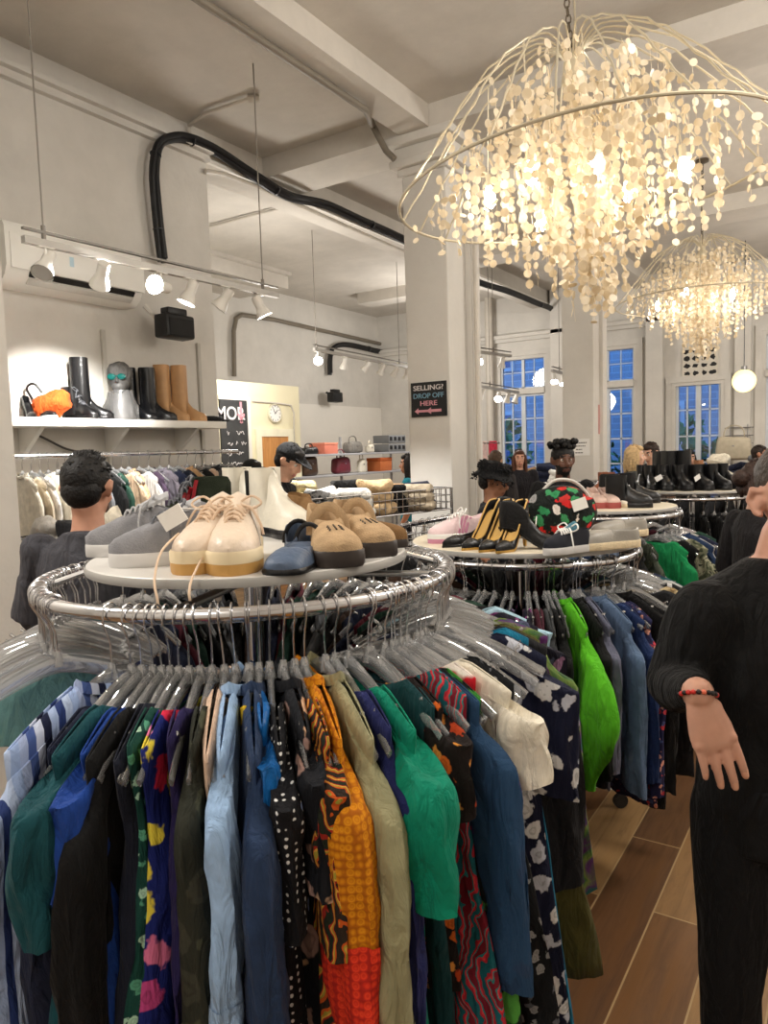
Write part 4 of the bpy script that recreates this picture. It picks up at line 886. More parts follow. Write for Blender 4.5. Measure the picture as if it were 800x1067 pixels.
# third and fourth racks
G3 = 'clothes on the third round rack'; HG3 = 'clear hangers on the third round rack'; HL3 = 'clear plastic hanger with wire hook on the third round rack'
camo = printed('camouflage', 'camo', [(60, 66, 50), (110, 112, 90), (150, 148, 124), (44, 46, 40)], 16); gcar = F_('leaf_green_cloth', (22, 134, 78))
THIRD = [(572, 'blouse', 'dark grey blouse at the left of the third rack', 'blouse', char, D(Lg=.6, sl=.3)), (592, 'jacket', 'faded denim jacket at the left of the third rack', 'jacket', wash, D(Lg=.6, sl=.5, collar=True)), (608, 'shirt', 'dark denim shirt on the third rack', 'shirt', denim, D(Lg=.6, sl=.5)),
         (626, 'hoodie', 'grey marl hoodie on the third rack', 'hoodie', F_('marl_grey', (112, 118, 128)), D(Lg=.6, sl=.55, slw=.05, hood=True)), (642, 'hoodie', 'bluish grey hoodie right of the grey marl hoodie', 'hoodie', F_('blue_grey', (92, 104, 124)), D(Lg=.6, sl=.55, slw=.05, hood=True)),
         (668, 'jacket', 'black jacket left of the leaf green cardigan', 'jacket', black, D(Lg=.6, sl=.5)), (688, 'shirt', 'dark camouflage shirt left of the leaf green cardigan', 'shirt', printed('dark_camouflage', 'camo', [(40, 46, 38), (70, 76, 62), (54, 56, 50)], 20), D(Lg=.6, sl=.5)),
         (716, 'cardigan', 'leaf green cardigan on the third rack', 'cardigan', gcar, D(Lg=.65, sl=.5, slw=.06)), (728, 'jacket', 'black waistcoat right of the leaf green cardigan', 'waistcoat', black, D(Lg=.55, sl=0)), (738, 'shirt', 'camouflage shirt right of the leaf green cardigan', 'shirt', camo, D(Lg=.6, sl=.5)),
         (746, 'cardigan', 'light grey cardigan beside the camouflage shirt', 'cardigan', lgrey, D(Lg=.6, sl=.5)), ('p', 66, 'jacket', 'dark blue jean jacket at the right of the third rack', 'jacket', denim, D(Lg=.6, sl=.5, collar=True)), ('p', 76, 'coat', 'navy coat at the far right of the third rack', 'coat', navy, D(Lg=.6, sl=.5))]
fill(C3, Z3, R2, THIRD, G3, HG3, HL3, 300)
backfill(C3, Z3, R2, 'far side of the third round rack', 9, 96, 260, 3, HG3, HL3)
HG4 = 'clear hangers on the fourth round rack'; HL4 = 'clear plastic hanger with wire hook on the fourth round rack'
def shared(C, Z, R, n, a0, a1, mts, seed, which, HG, HL):
    for k in range(n):
        th = th_phi(C, a0 + (a1 - a0) * k / (n - 1)); nm, mt = mts[k % len(mts)]; loc = on_ring(C, Z, R, th)
        g = garment('coat', mt, lod=True, Lg=.65 + .1 * RN.random(), sl=.5, seed=seed + k, collar=True); place(g, loc, th, '%s hanging on the %s' % (nm, which), 'coat', '%s items on the %s' % (nm, which)); hanger(loc, th, HG, HL)
shared(C4, Z4, R2, 18, -70, 100, [('black coat', black), ('black coat', black), ('charcoal coat', char), ('black coat', black)], 400, 'fourth round rack', HG4, HL4)
HG5 = 'clear hangers on the farthest round rack'; HL5 = 'clear plastic hanger with wire hook on the farthest round rack'
shared(C5, Z4, R2, 12, -70, 100, [('black coat', black), ('dark grey coat', char)], 430, 'farthest round rack', HG5, HL5)
HG6 = 'clear hangers on the round rack between the columns'; HL6 = 'clear plastic hanger with wire hook on the round rack between the columns'
shared(C6, 1.25, R2, 18, -80, 90, [('black coat', black), ('dark grey coat', char), ('navy coat', navy)], 460, 'round rack between the columns', HG6, HL6)
# ------------------------------------------------------------------ shoes
fh = V(fw.x, fw.y, 0).normalized(); rh = V(cr.x, cr.y, 0).normalized()
def heading(d):
    d = math.radians(d); v = -fh * math.cos(d) + rh * math.sin(d); return math.atan2(v.y, v.x)
TOES = {'round': [(0, .004), (.03, .022), (.1, .031), (.3, .031), (.45, .032), (.7, .044), (.85, .040), (.94, .028), (.985, .014), (1, .002)],
        'point': [(0, .004), (.03, .018), (.1, .026), (.3, .025), (.45, .026), (.7, .036), (.85, .024), (.95, .010), (1, .001)],
        'square': [(0, .004), (.03, .022), (.1, .032), (.3, .032), (.45, .033), (.7, .045), (.85, .045), (.95, .038), (.99, .026), (1, .012)]}
def shoe(name, label, cat, toe_px, d, z, um, sm, L_=.28, toe='round', h=None, op=(.02, .52), oh=.022, sole=.022, solet=None, wide=1.0, heel=0, group=None, laces=None, tongue=None, stripes=None, strap=None, lining=None, gore=None, tagp=False, foxing=None, bow=None, buckle=None, pat=None, toept=None, insole=None):
    h = h or [(0, .075), (.3, .066), (.5, .075), (.62, .066), (.8, .05), (.95, .035), (1, .02)]
    rz = heading(d); tp = toept or (atZ(toe_px[0], toe_px[1], z) if toe_px else V(0, 0, z))
    loc = V(tp.x - math.cos(rz) * L_, tp.y - math.sin(rz) * L_, z)
    e = empty(name, loc, rz, label, cat, group)
    HW = lambda t: interp(TOES[toe], t) * wide * (L_ / .28)
    zb = (lambda t: heel * (1 - sstep(.12, .68, t))) if heel else (lambda t: 0)
    n = 30; ts = sorted([(1 - math.cos(PI * k / n)) / 2 for k in range(n + 1)] + [op[1] - .03, op[1] - .012, op[1] - .003, op[1], op[1] + .016] + ([op[0] + .008] if op[0] > 0 else [])); boot = max(v for _, v in h) > .11
    rings = []; m_ = 8
    for t in ts:
        hw = HW(t); hh = interp(h, t); hh = max(hh, .006)
        o = 0
        if op[0] < t < op[1]: u = (t - op[0]) / (op[1] - op[0]); o = (oh if boot else min(oh, hw * .92)) * math.sqrt(max(0, 1 - (2 * u - 1) ** 4))
        P = []; z0 = sole + zb(t)
        for k in range(m_ + 1):
            s = k / m_
            if boot and hh > .105: zz = hh * s; y = lerp(hw, o + .002, sstep(.03, .10, zz)) if t <= op[1] or hh > .19 else lerp(hw, hw * .6, sstep(.03, .10, zz)) * math.sqrt(max(0, 1 - s ** 5))
            else: y = o + (hw - o) * max(0, math.cos(s * PI / 2)) ** .75; zz = hh * math.sin(s * PI / 2) ** .95
            P.append((y, zz))
        Q = [(o * .93, hh - .003), (o * .9, hh * .55), (o * .8, min(hh * .5, .014)), (0, min(hh * .45, .010))]
        ring = [V(t * L_, y, z0 + zz) for y, zz in P + Q] + [V(t * L_, -y, z0 + zz) for y, zz in (P + Q[:-1])[::-1]]
        rings.append(ring)
    up = MB().loft(rings); up.build('upper', um, e, True, 55)
    # sole
    def outline(k, z_): return [V(t * L_ - .004 * (1 - t) + .006 * t * (k - 1) * 10 * .3, HW(t) * k + .0012, z_ + zb(t)) for t in ts] + [V(t * L_ - .004 * (1 - t) + .006 * t * (k - 1) * 10 * .3, -HW(t) * k - .0012, z_ + zb(t)) for t in ts[::-1]]
    if heel:
        th = sole; so = MB().loft([outline(.96, 0), outline(1.02, th * .6), outline(1.0, th + .001)]).build('sole', sm, e, True, 50)
        hx = L_ * .07; MB().tube([(hx, 0, heel * .98 + sole * .5), (hx - .004, 0, heel * .6), (hx - .006, 0, .002)], [.021, .009, .007], 10).build('heel', sm, e)
    else:
        so = MB().loft([outline(1.0, .0), outline(1.05, .004), outline(1.06, sole * .55), outline(1.04, sole - .001), outline(.98, sole + .002)]).build('sole', sm, e, True, 50)
        if foxing: MB().loft([outline(1.065, sole * .62), outline(1.075, sole * .68), outline(1.065, sole * 1.18), outline(1.0, sole * 1.3)], True, (False, False)).build('foxing', foxing, so, True, 50)
    Z = lambda t: sole + zb(t) + interp(h, t); Z0 = lambda t: sole + zb(t) + .016
    if tongue:
        t0 = op[1] - .02; MB().loft([[V(x * L_, y * wd, z_ + .012 * (1 - abs(y)) + dz) for y in (-1, -.5, 0, .5, 1)] + [V(x * L_, y * wd, z_ + .012 * (1 - abs(y)) + dz - .008) for y in (1, .5, 0, -.5, -1)] for x, wd, z_, dz in [(t0 + .16, .016, Z(t0 + .16), -.004), (t0 + .04, .022, Z(t0 + .04), .004), (t0 - .06, .026, Z(t0 - .02) + .010, .004), (t0 - .10, .026, Z(t0 - .02) + .020, 0), (t0 - .12, .022, Z(t0 - .02) + .022, -.002)]]).build('tongue', tongue, e, True, 60)
    if laces:
        lm = MB(); t0 = op[1] - .01
        for k in range(5):
            t = t0 + .045 * k + .01; y = .024 - .0018 * k; zt = Z(t) + .004
            if k == 0: zt += .004
            lm.tube(curve([(t * L_ - .006, -y, zt - .012), (t * L_ - .002, -y * .5, zt), (t * L_ + .006, y * .5, zt), (t * L_ + .010, y, zt - .012)], 3), .0028, 6).tube(curve([(t * L_ - .006, y, zt - .012), (t * L_ - .002, y * .5, zt + .002), (t * L_ + .006, -y * .5, zt + .002), (t * L_ + .010, -y, zt - .012)], 3), .0028, 6)
        x = t0 * L_; zt = Z(t0) + .006
        for s in (-1, 1):
            lm.tube(curve([(x, 0, zt), (x - .005, s * .03, zt + .018), (x + .006, s * .052, zt + .004), (x + .01, s * .03, zt - .008), (x, 0, zt)], 5), .0027, 6)
            lm.tube(curve([(x, 0, zt), (x + .02, s * .03, zt - .004), (x + .03, s * .05, zt - .035), (x + .03, s * .056, zt - .06)], 5), .0026, 6)
        lm.build('laces', laces, e)
    if stripes:
        for s in (-1, 1):
            for k in range(3):
                t0 = .46 + k * .055; q = []
                for u in range(6):
                    f = u / 5; t = t0 - .10 * f; hw = HW(t); zz = interp(h, t); sa = lerp(.06, .80, f); y = (hw) * math.cos(sa * PI / 2) ** .75 + .0022; q.append((t * L_, s * (y if not (op[0] < t < op[1]) else max(y, oh + .002)), sole + zz * math.sin(sa * PI / 2)))
                MB().tube(q, .0058, 6, False, (.35, 1)).build('stripe', stripes, e)
    if strap:
        tt, m2 = strap[:2]; sw_ = strap[2] if len(strap) > 2 else .011; hw = HW(tt); zt = Z(tt)
        MB().tube([(tt * L_ + .004, math.cos(a) * hw * 1.02, sole + zb(tt) + .02 + math.sin(a) * (interp(h, tt) + .004)) for a in [PI * k / 12 for k in range(13)]], sw_, 6, False, (1, .28)).build('strap', m2, e)
    if gore:
        for s in (-1, 1): MB().loft([[V(x * L_, s * (oh - .006 + o_), zz) for x, zz in ((.02, sole + .160), (.075, sole + .160), (.065, sole + .085), (.048, sole + .07), (.03, sole + .085))] for o_ in (.0, .0105)]).build('elastic_gore', gore, e, True, 40)
    if bow: MB().tube(curve([(.62 * L_, 0, Z(.62) + .002), (.60 * L_, .02, Z(.62) + .012), (.63 * L_, .03, Z(.62)), (.62 * L_, 0, Z(.62)), (.60 * L_, -.02, Z(.62) + .012), (.63 * L_, -.03, Z(.62)), (.62 * L_, 0, Z(.62))], 4), .003, 6).build('bow', bow, e)
    if buckle: MB().tube([(.70 * L_ + .012 * math.cos(a), .012 * math.sin(a), Z(.7) + .004) for a in [2 * PI * k / 14 for k in range(14)]], .0022, 6, True).build('buckle', buckle, e)
    if insole:
        ii = [t for t in ts if op[0] + .01 < t < op[1] - .02]
        MB().loft([[V(t * L_, -HW(t) * .86, Z0(t)), V(t * L_, -HW(t) * .4, Z0(t) + .0015), V(t * L_, HW(t) * .4, Z0(t) + .0015), V(t * L_, HW(t) * .86, Z0(t))] for t in ii], False, (False, False)).build('insole', insole, e, True, 80)
        for s in (-1, 1): MB().tube([(t * L_, s * (min(oh, HW(t) * .92) * math.sqrt(max(0, 1 - (2 * (t - op[0]) / (op[1] - op[0]) - 1) ** 4)) + .001), Z(t)) for t in ts if op[0] <= t <= op[1]], .0035, 6).build('topline_trim', insole, e)
    if pat:
        for k in range(3):
            for s in (-1, 0, 1):
                t = .68 + .055 * k; MB().box((t * L_, s * .013, sole + interp(h, t) * (1 - .05 * abs(s)) + .002), (.012, .003, .002), (0, .2, .3 * s)).build('cut_out', pat, e)
    if tagp:
        q = V(.66 * L_, -.062 * wide, sole + .068); MB().tube([(.55 * L_, -.01, Z(.55)), q + V(0, 0, .02)], .0009, 4).box(q + V(0, -.002, 0), (.004, .055, .038), (.5, .1, .15)).build('price_tag', PAPER, e, False)
    return e
LEA = lambda n, c, r=.35: plain(n, c, r, 0, .10, 14, .15, 120)
SUE = lambda n, c: plain(n, c, .95, 0, .16, 30, .35, 300, .15)
gsn = SUE('grey_suede', (138, 138, 142)); gsole = plain('dirty_white_rubber', (206, 204, 202), .5, 0, .06); beige = LEA('beige_leather', (222, 204, 184)); gum = plain('gum_rubber', (196, 150, 84), .45, 0, .08); cream_rub = plain('cream_rubber', (232, 214, 178), .5); creaml = LEA('cream_leather', (224, 218, 202)); bluel = LEA('slate_blue_leather', (78, 94, 118), .5)
tan = SUE('tan_suede', (184, 156, 122)); dsole = plain('dark_brown_rubber', (52, 44, 40), .5); blackl = LEA('black_leather', (20, 20, 22), .3); brown = SUE('brown_suede', (128, 98, 66)); lgsn = SUE('pale_grey_suede', (176, 176, 178)); dgreen = SUE('dark_green_suede', (42, 48, 38)); redl = LEA('deep_red_lining', (140, 24, 36))
lace_b = plain('beige_lace', (222, 196, 170), .8); lace_g = plain('grey_lace', (100, 102, 108), .8); silver = plain('silver_stripe', (216, 212, 206), .35, .3)
T1 = 1.392
sneak = [(0, .074), (.12, .082), (.3, .068), (.45, .084), (.55, .082), (.7, .062), (.85, .046), (.95, .033), (1, .018)]
high = [(0, .085), (.12, .095), (.3, .075), (.45, .088), (.55, .082), (.7, .065), (.85, .046), (.95, .034), (1, .02)]
shoe('sneaker', 'grey suede sneaker at the back of the grey pair, toe nearest the left edge', 'sneaker', (90, 580), -76, T1, gsn, gsole, .29, 'round', high, (.02, .47), .026, .028, laces=lgsn, tongue=lgsn, group='grey suede sneakers')
shoe('sneaker', 'grey suede sneaker at the front of the grey pair with dark laces', 'sneaker', (114, 591), -72, T1, gsn, gsole, .29, 'round', sneak, (.02, .47), .026, .028, laces=lace_g, tongue=lgsn, group='grey suede sneakers')
bl_ = shoe('sneaker', 'beige thick gum soled sneaker on the left with a white paper tag', 'sneaker', (191, 600), -14, T1, beige, gum, .29, 'round', sneak, (.02, .50), .027, .036, wide=1.16, laces=lace_b, tongue=beige, stripes=silver, foxing=cream_rub, tagp=True, group='beige gum soled sneakers')
shoe('sneaker', 'beige thick gum soled sneaker on the right of its pair beside the blue flats', 'sneaker', (239, 601), 4, T1, beige, gum, .29, 'round', sneak, (.02, .50), .027, .036, wide=1.16, laces=lace_b, tongue=beige, stripes=silver, foxing=cream_rub, group='beige gum soled sneakers')
for k, q in enumerate((((186, 556), (168, 575), (161, 604), (164, 625), (166, 642)), ((222, 560), (206, 590), (199, 606), (197, 618), (198, 626)))):
    ws = [at(q[0][0], q[0][1], 1.50), at(q[1][0], q[1][1], 1.38), at(q[2][0], q[2][1], 1.33), at(q[3][0], q[3][1], 1.31), at(q[4][0], q[4][1], 1.31)]
    iv = (Matrix.Translation(bl_.location) @ bl_.rotation_euler.to_matrix().to_4x4()).inverted(); MB().tube(curve([iv @ p for p in ws], 6), .0024, 6).build('hanging_lace', lace_b, bl_)
chel = [(0, .155), (.05, .168), (.34, .168), (.36, .15), (.44, .118), (.54, .090), (.62, .076), (.72, .064), (.88, .05), (.96, .036), (1, .02)]
shoe('ankle_boot', 'cream chelsea boot behind the beige sneakers, left one of its pair', 'boot', (290, 557), 38, T1, creaml, blackl, .29, 'round', chel, (.0, .34), .036, .024, gore=blackl, group='cream chelsea boots', wide=1.1)
shoe('ankle_boot', 'cream chelsea boot with black elastic side behind the blue flats', 'boot', (325, 563), 38, T1, creaml, blackl, .29, 'round', chel, (.0, .34), .036, .024, gore=blackl, group='cream chelsea boots', wide=1.1)
flat_ = [(0, .066), (.1, .058), (.3, .036), (.5, .03), (.62, .032), (.74, .036), (.86, .030), (.95, .022), (1, .014)]
shoe('ballet_flat', 'slate blue leather slip on on the left, beside the beige sneaker', 'flat shoe', (291, 600), -12, T1, bluel, blackl, .25, 'square', flat_, (.03, .68), .030, .010, strap=(.22, blackl, .005), group='slate blue slip ons', wide=1.1)
shoe('ballet_flat', 'slate blue leather slip on on the right, beside the tan clogs', 'flat shoe', (318, 592), 10, T1, bluel, blackl, .25, 'square', flat_, (.03, .68), .030, .010, strap=(.22, blackl, .005), group='slate blue slip ons', wide=1.1)
clog = [(0, .078), (.1, .084), (.3, .068), (.45, .054), (.55, .048), (.68, .043), (.8, .039), (.9, .033), (.97, .026), (1, .016)]
shoe('clog', 'tan suede mary jane clog on the left beside the blue flats', 'clog', (357, 592), 14, T1, tan, dsole, .27, 'square', clog, (.03, .50), .030, .032, strap=(.42, tan), buckle=None, pat=dsole, group='tan suede clogs', wide=1.18)
shoe('clog', 'tan suede mary jane clog on the right near the edge of the top', 'clog', (396, 581), 20, T1, tan, dsole, .27, 'square', clog, (.03, .50), .030, .032, strap=(.42, tan), pat=dsole, group='tan suede clogs', wide=1.18)
shoe('ankle_boot', 'dark green suede high top with red lining behind the grey sneakers', 'boot', (138, 563), -70, T1, dgreen, blackl, .28, 'round', [(0, .13), (.05, .15), (.36, .15), (.44, .12), (.55, .085), (.75, .06), (.92, .045), (1, .02)], (.0, .42), .040, .02, stripes=redl, laces=lace_g)
shoe('ankle_boot', 'brown suede boot standing behind the tan clogs', 'boot', (352, 563), 40, T1, brown, dsole, .26, 'round', [(0, .09), (.05, .10), (.4, .095), (.55, .075), (.8, .055), (1, .02)], (.0, .45), .036, .02)
shoe('loafer', 'brown suede low shoe peeking out right of the tan clogs', 'shoe', (424, 570), 62, T1, brown, dsole, .27, 'round', clog, (.03, .5), .028, .018)
# second table
T2 = 1.236
pinkl = LEA('pale_pink_leather', (232, 206, 208)); pinks = plain('pink_rubber', (206, 140, 166), .5); gold = LEA('gold_leather', (188, 146, 72), .3); goldm = plain('gold_insole', (204, 164, 92), .4); vans = plain('black_canvas', (34, 36, 44), .9); silverl = LEA('pewter_leather', (150, 146, 138), .35); esp = plain('espadrille_sole', (220, 202, 168), .8, 0, .1, 60, .4, 200); teall = LEA('teal_canvas', (60, 110, 128), .7)
shoe('sneaker', 'white and pink running sneaker at the left end of the second top', 'sneaker', (446, 566), -78, T2, pinkl, pinks, .28, 'round', sneak, (.02, .47), .026, .03, laces=PAPER, stripes=pinks, foxing=PAPER, wide=1.05)
shoe('flat_shoe', 'black pointed flat with round buckle beside the pink sneaker', 'shoe', (461, 571), -52, T2, blackl, blackl, .25, 'point', flat_, (.04, .66), .024, .008, buckle=plain('pale_buckle', (220, 214, 200), .3, .6))
pump = [(0, .06), (.1, .056), (.3, .036), (.5, .028), (.66, .028), (.74, .036), (.86, .028), (.95, .02), (1, .012)]
for (tx, ty), lb, dd in (((481, 574), 'black and gold pointed pump, left one beside the buckled flat', -46), ((499, 576), 'black and gold pointed pump, middle one of the three', -42), ((517, 577), 'black and gold pointed pump nearest the black heeled boots', -38)):
    shoe('pump', lb, 'pump', (tx, ty), dd, T2, blackl, gold, .235, 'point', pump, (.03, .66), .028, .008, heel=.115, group='black and gold pumps', wide=1.15, insole=goldm)
hb = [(0, .085), (.05, .10), (.42, .10), (.44, .075), (.6, .052), (.8, .04), (.95, .028), (1, .014)]
shoe('heeled_boot', 'black heeled ankle boot nearer the camera on the second top', 'boot', (594, 572), 74, T2, blackl, blackl, .26, 'point', hb, (.0, .42), .034, .008, heel=.075, group='black heeled boots', tagp=False)
shoe('heeled_boot', 'black heeled ankle boot behind its twin, with a white tag', 'boot', (584, 564), 70, T2, blackl, blackl, .26, 'point', hb, (.0, .42), .034, .008, heel=.075, group='black heeled boots', tagp=True)
shoe('sneaker', 'dark canvas sneaker with white laces below the floral bag', 'sneaker', (567, 579), -62, T2, vans, gsole, .205, 'round', [(0, .06), (.3, .055), (.5, .058), (.7, .05), (.9, .036), (1, .02)], (.02, .45), .026, .024, laces=PAPER, tongue=teall)
shoe('espadrille', 'pewter slip on with thick cream sole at the right of the second top', 'espadrille', (598, 574), -74, T2, silverl, esp, .27, 'round', [(0, .045), (.2, .04), (.5, .045), (.7, .045), (.9, .034), (1, .02)], (.04, .46), .028, .026, group='pewter slip ons')
shoe('espadrille', 'pewter slip on behind its twin at the right of the second top', 'espadrille', (616, 562), -70, T2, silverl, esp, .27, 'round', [(0, .045), (.2, .04), (.5, .045), (.7, .045), (.9, .034), (1, .02)], (.04, .46), .028, .026, group='pewter slip ons')
# floral bag
bp = atZ(584, 563, T2) 
fb = empty('floral_bag', bp, heading(0) - PI / 2, 'round black floral bag with red poppies and a pale loop handle', 'bag')
flor = printed('poppy_print', 'floral', [(20, 26, 24), (206, 40, 40), (46, 130, 80), (224, 214, 206), (190, 50, 46), (60, 140, 90), (40, 100, 80), (150, 150, 150)], 21, cover=.74)
rr = random.Random(2)
MB().ball((0, 0, .110), (.145, .07, .110), 26, 18, None, lambda p: 1 + .05 * math.sin(p.x * 7 + p.z * 4) + .03 * math.sin(p.z * 13 + p.x * 5)).build('body', flor, fb)
MB().tube(curve([(-.135, 0, .10), (-.12, 0, .17), (-.06, 0, .235), (.015, .0, .245), (.065, 0, .21), (.09, 0, .17)], 5), .007, 7).build('handle', plain('pale_cord', (200, 196, 190), .6), fb)
MB().tube([(.146 * math.cos(a), .0, .110 + .111 * math.sin(a)) for a in [2 * PI * k / 30 for k in range(30)]], .004, 6, True).build('piping', plain('dark_piping', (60, 60, 60), .6), fb)
tag(MB().box((-.06, .068, .15), (.06, .002, .045), (0, .3, 0)).build('price_tag', PAPER, fb, False))
# third table
chelB = [(0, .15), (.05, .165), (.45, .165), (.466, .115), (.55, .085), (.72, .06), (.9, .045), (1, .02)]
pinkclog = LEA('dusty_pink_leather', (206, 178, 166)); redsole = plain('brick_red_sole', (150, 70, 66), .6); rust = LEA('rust_leather', (126, 72, 48))
for k, (q, lb) in enumerate((((628, 530), 'dusty pink clog with brick red sole, left one on the third top'), ((641, 530), 'dusty pink clog with brick red sole, right one on the third top'))): shoe('clog', lb, 'clog', q, 2, 1.236, pinkclog, redsole, .25, 'square', clog, (.03, .5), .028, .035, group='pink clogs', wide=1.1)
for k, (q, lb) in enumerate((((618, 526), 'rust brown ankle boot right beside the pink clogs'), ((609, 522), 'rust brown ankle boot just right of the floral bag'))): shoe('ankle_boot', lb, 'boot', q, -60, 1.236, rust, dsole, .27, 'round', chelB, (.0, .45), .04, .025, group='rust ankle boots')
shoe('sandal', 'cream strappy sandal standing between the pink clogs and black boots', 'sandal', (655, 529), 20, 1.236, creaml, esp, .25, 'round', flat_, (.03, .7), .028, .02, strap=(.3, creaml))
shoe('sandal', 'cream strappy sandal behind its twin on the third top', 'sandal', (660, 524), 60, 1.236, creaml, esp, .25, 'round', flat_, (.03, .7), .028, .02, strap=(.3, creaml))
for k, (q, lb) in enumerate((((680, 529), 'black chelsea boot at the right front of the third top'), ((688, 524), 'black chelsea boot at the right back of the third top'), ((672, 525), 'black chelsea boot with white tag in the middle of the third top'))): shoe('ankle_boot', lb, 'boot', q, 55 + k * 8, 1.236, blackl, blackl, .28, 'round', chelB, (.0, .45), .04, .028, tagp=(k == 2), group='black boots on the third top')
# fourth table
def toe4(C, r, a): a = th_phi(C, a); return V(C.x + r * math.cos(a), C.y + r * math.sin(a), 1.25)
G4L = ['black ankle boot at the left front of the fourth top', 'black ankle boot second from the left on the fourth top', 'black ankle boot third from the left on the fourth top', 'black ankle boot in the middle of the fourth top', 'black ankle boot right of the middle on the fourth top', 'black ankle boot near the right of the fourth top', 'black ankle boot at the right end of the fourth top']
for k in range(7): shoe('ankle_boot', G4L[k], 'boot', None, -20 + 8 * k, 1.25, blackl, blackl, .27, 'round', chelB, (.0, .45), .04, .03, tagp=(k in (2, 4)), group='black boots on the fourth top', toept=toe4(C4, .42, -60 + k * 20))
G4M = ['tall black boot at the back left of the fourth top', 'tall black boot at the back centre of the fourth top', 'tall black boot at the back right of the fourth top', 'tall black boot at the far right of the fourth top']
tallB = [(0, .26), (.05, .27), (.45, .27), (.466, .13), (.52, .11), (.6, .08), (.8, .055), (1, .02)]
for k in range(4): shoe('tall_boot', G4M[k], 'boot', None, 10 + 12 * k, 1.25, blackl, blackl, .27, 'round', tallB, (.0, .45), .045, .03, group='tall black boots on the fourth top', toept=toe4(C4, .14, -70 + k * 60))
rust2 = LEA('tan_leather', (150, 104, 72))
for k in range(6):
    lb = ['tan loafer at the left of the farthest top', 'tan ankle boot on the farthest top', 'cream flat on the farthest top near the tan boot', 'cream flat in the middle of the farthest top', 'tan heeled shoe on the farthest top', 'dusty pink flat at the right of the farthest top'][k]
    shoe(['loafer', 'ankle_boot', 'ballet_flat', 'ballet_flat', 'pump', 'ballet_flat'][k], lb, 'shoe', None, 5 + k * 6, 1.25, [rust2, rust2, creaml, creaml, rust2, pinkclog][k], [dsole, dsole, cream_rub, cream_rub, dsole, cream_rub][k], .26, 'round', chelB if k == 1 else flat_, (.02, .45) if k == 1 else (.03, .66), .03, .02, toept=toe4(C5, .42, -55 + k * 22))
# ------------------------------------------------------------------ boot shelf on the left wall
XS = XL + .30
s0, s1 = atX(14, 433, XS), atX(236, 440, XS); zs = (s0.z + s1.z) / 2; zsb = zs - .055
sh_ = empty('wall_shelf', (XL, s0.y - .1, zsb), 0, 'long white wall shelf of boots above the clothes rail', 'shelf')
MB().bx((0.001, 0, 0), (.30, s1.y - s0.y + .1, .055), .004).build('board', WHITEM, sh_)
for k in range(3): MB().add([(.0, .3 + k * .65, 0), (.26, .3 + k * .65, 0), (0, .3 + k * .65, -.2), (.0, .33 + k * .65, 0), (.26, .33 + k * .65, 0), (0, .33 + k * .65, -.2)], [[0, 1, 2], [3, 5, 4], [0, 3, 4, 1], [1, 4, 5, 2], [2, 5, 3, 0]]).build('bracket', WHITEM, sh_, False)
for x0, lb in ((110, 'slotted white upright strip on the left wall behind the boots'), (208, 'slotted white upright strip at the right end of the boot shelf')):
    p = atX(x0, 400, XL + .01); st = MB().bx((XL + .0, p.y - .015, 1.3), (XL + .025, p.y + .015, 2.55)); o = st.build('shelf_upright', plain('upright_grey', (186, 182, 174), .5), None, False); tag(o, lb, 'shelf upright')
def shelf_y(x): return atX(x, 432, XS - .12).y
def on_shelf(x, dx=.12): return V(XS - dx, shelf_y(x), zs)
tall = [(0, .40), (.05, .42), (.44, .42), (.456, .14), (.52, .11), (.6, .085), (.8, .055), (.93, .042), (1, .02)]
def sboot(nm, lb, x, d, um, sm, h, grp=None, dx=.1, **k):
    return shoe(nm, lb, 'boot', None, d, zs + .0005, um, sm, .27, 'round', h, (.0, .44), .055, .02, group=grp, toept=on_shelf(x, dx) , **k)
sboot('tall_boot', 'tall black riding boot on the wall shelf left of the wrapped head', 112, 100, blackl, blackl, [(a, b_ * .96) for a, b_ in tall], dx=.05, buckle=None)
sboot('ankle_boot', 'black lace up ankle boot at the left of the tall riding boot', 92, 70, blackl, blackl, [(0, .18), (.05, .2), (.4, .2), (.46, .15), (.55, .09), (.8, .06), (1, .02)], dx=.02, laces=lace_g)
sboot('tall_boot', 'shiny black rubber boot with white label behind the wrapped head', 166, 96, plain('black_rubber', (24, 25, 28), .2), blackl, [(a, b_ * .9) for a, b_ in tall], 'black rubber boots', dx=.13)
o = sboot('tall_boot', 'shiny black rubber boot at the right beside the tan boots', 176, 92, plain('black_rubber', (24, 25, 28), .2), blackl, [(a, b_ * .9) for a, b_ in tall], 'black rubber boots', dx=.03)
MB().box((.05, -.05, .34), (.05, .002, .05), (0, 0, 0)).build('white_label', PAPER, o, False)
camel = LEA('camel_leather', (186, 144, 100), .5)
sboot('tall_boot', 'tall tan slouch boot on the wall shelf, left one of the pair', 194, 84, camel, camel, tall, 'tall tan boots', dx=.08)
sboot('tall_boot', 'tall tan slouch boot on the wall shelf, right one of the pair', 206, 84, camel, camel, tall, 'tall tan boots', dx=.02)
cp = on_shelf(219, .13)
capo = empty('beret', cp, 0, 'black flat cap lying at the right end of the wall shelf', 'cap')
MB().ball((0, 0, .022), (.10, .12, .03), 16, 8).build('crown', F_('black_felt', (26, 26, 28)), capo); MB().ball((.02, .12, .012), (.07, .06, .012), 14, 6).build('peak', F_('black_felt', (26, 26, 28)), capo)
tag(MB().tube(curve([atX(26, 448, XL + .03), atX(45, 456, XL + .03), atX(70, 468, XL + .03), atX(95, 472, XL + .03), atX(118, 474, XL + .03)], 5), .008, 6).build('wall_cable', plain('dark_cable', (70, 66, 62), .6)), 'thin dark cable drooping on the left wall below the boot shelf', 'cable')
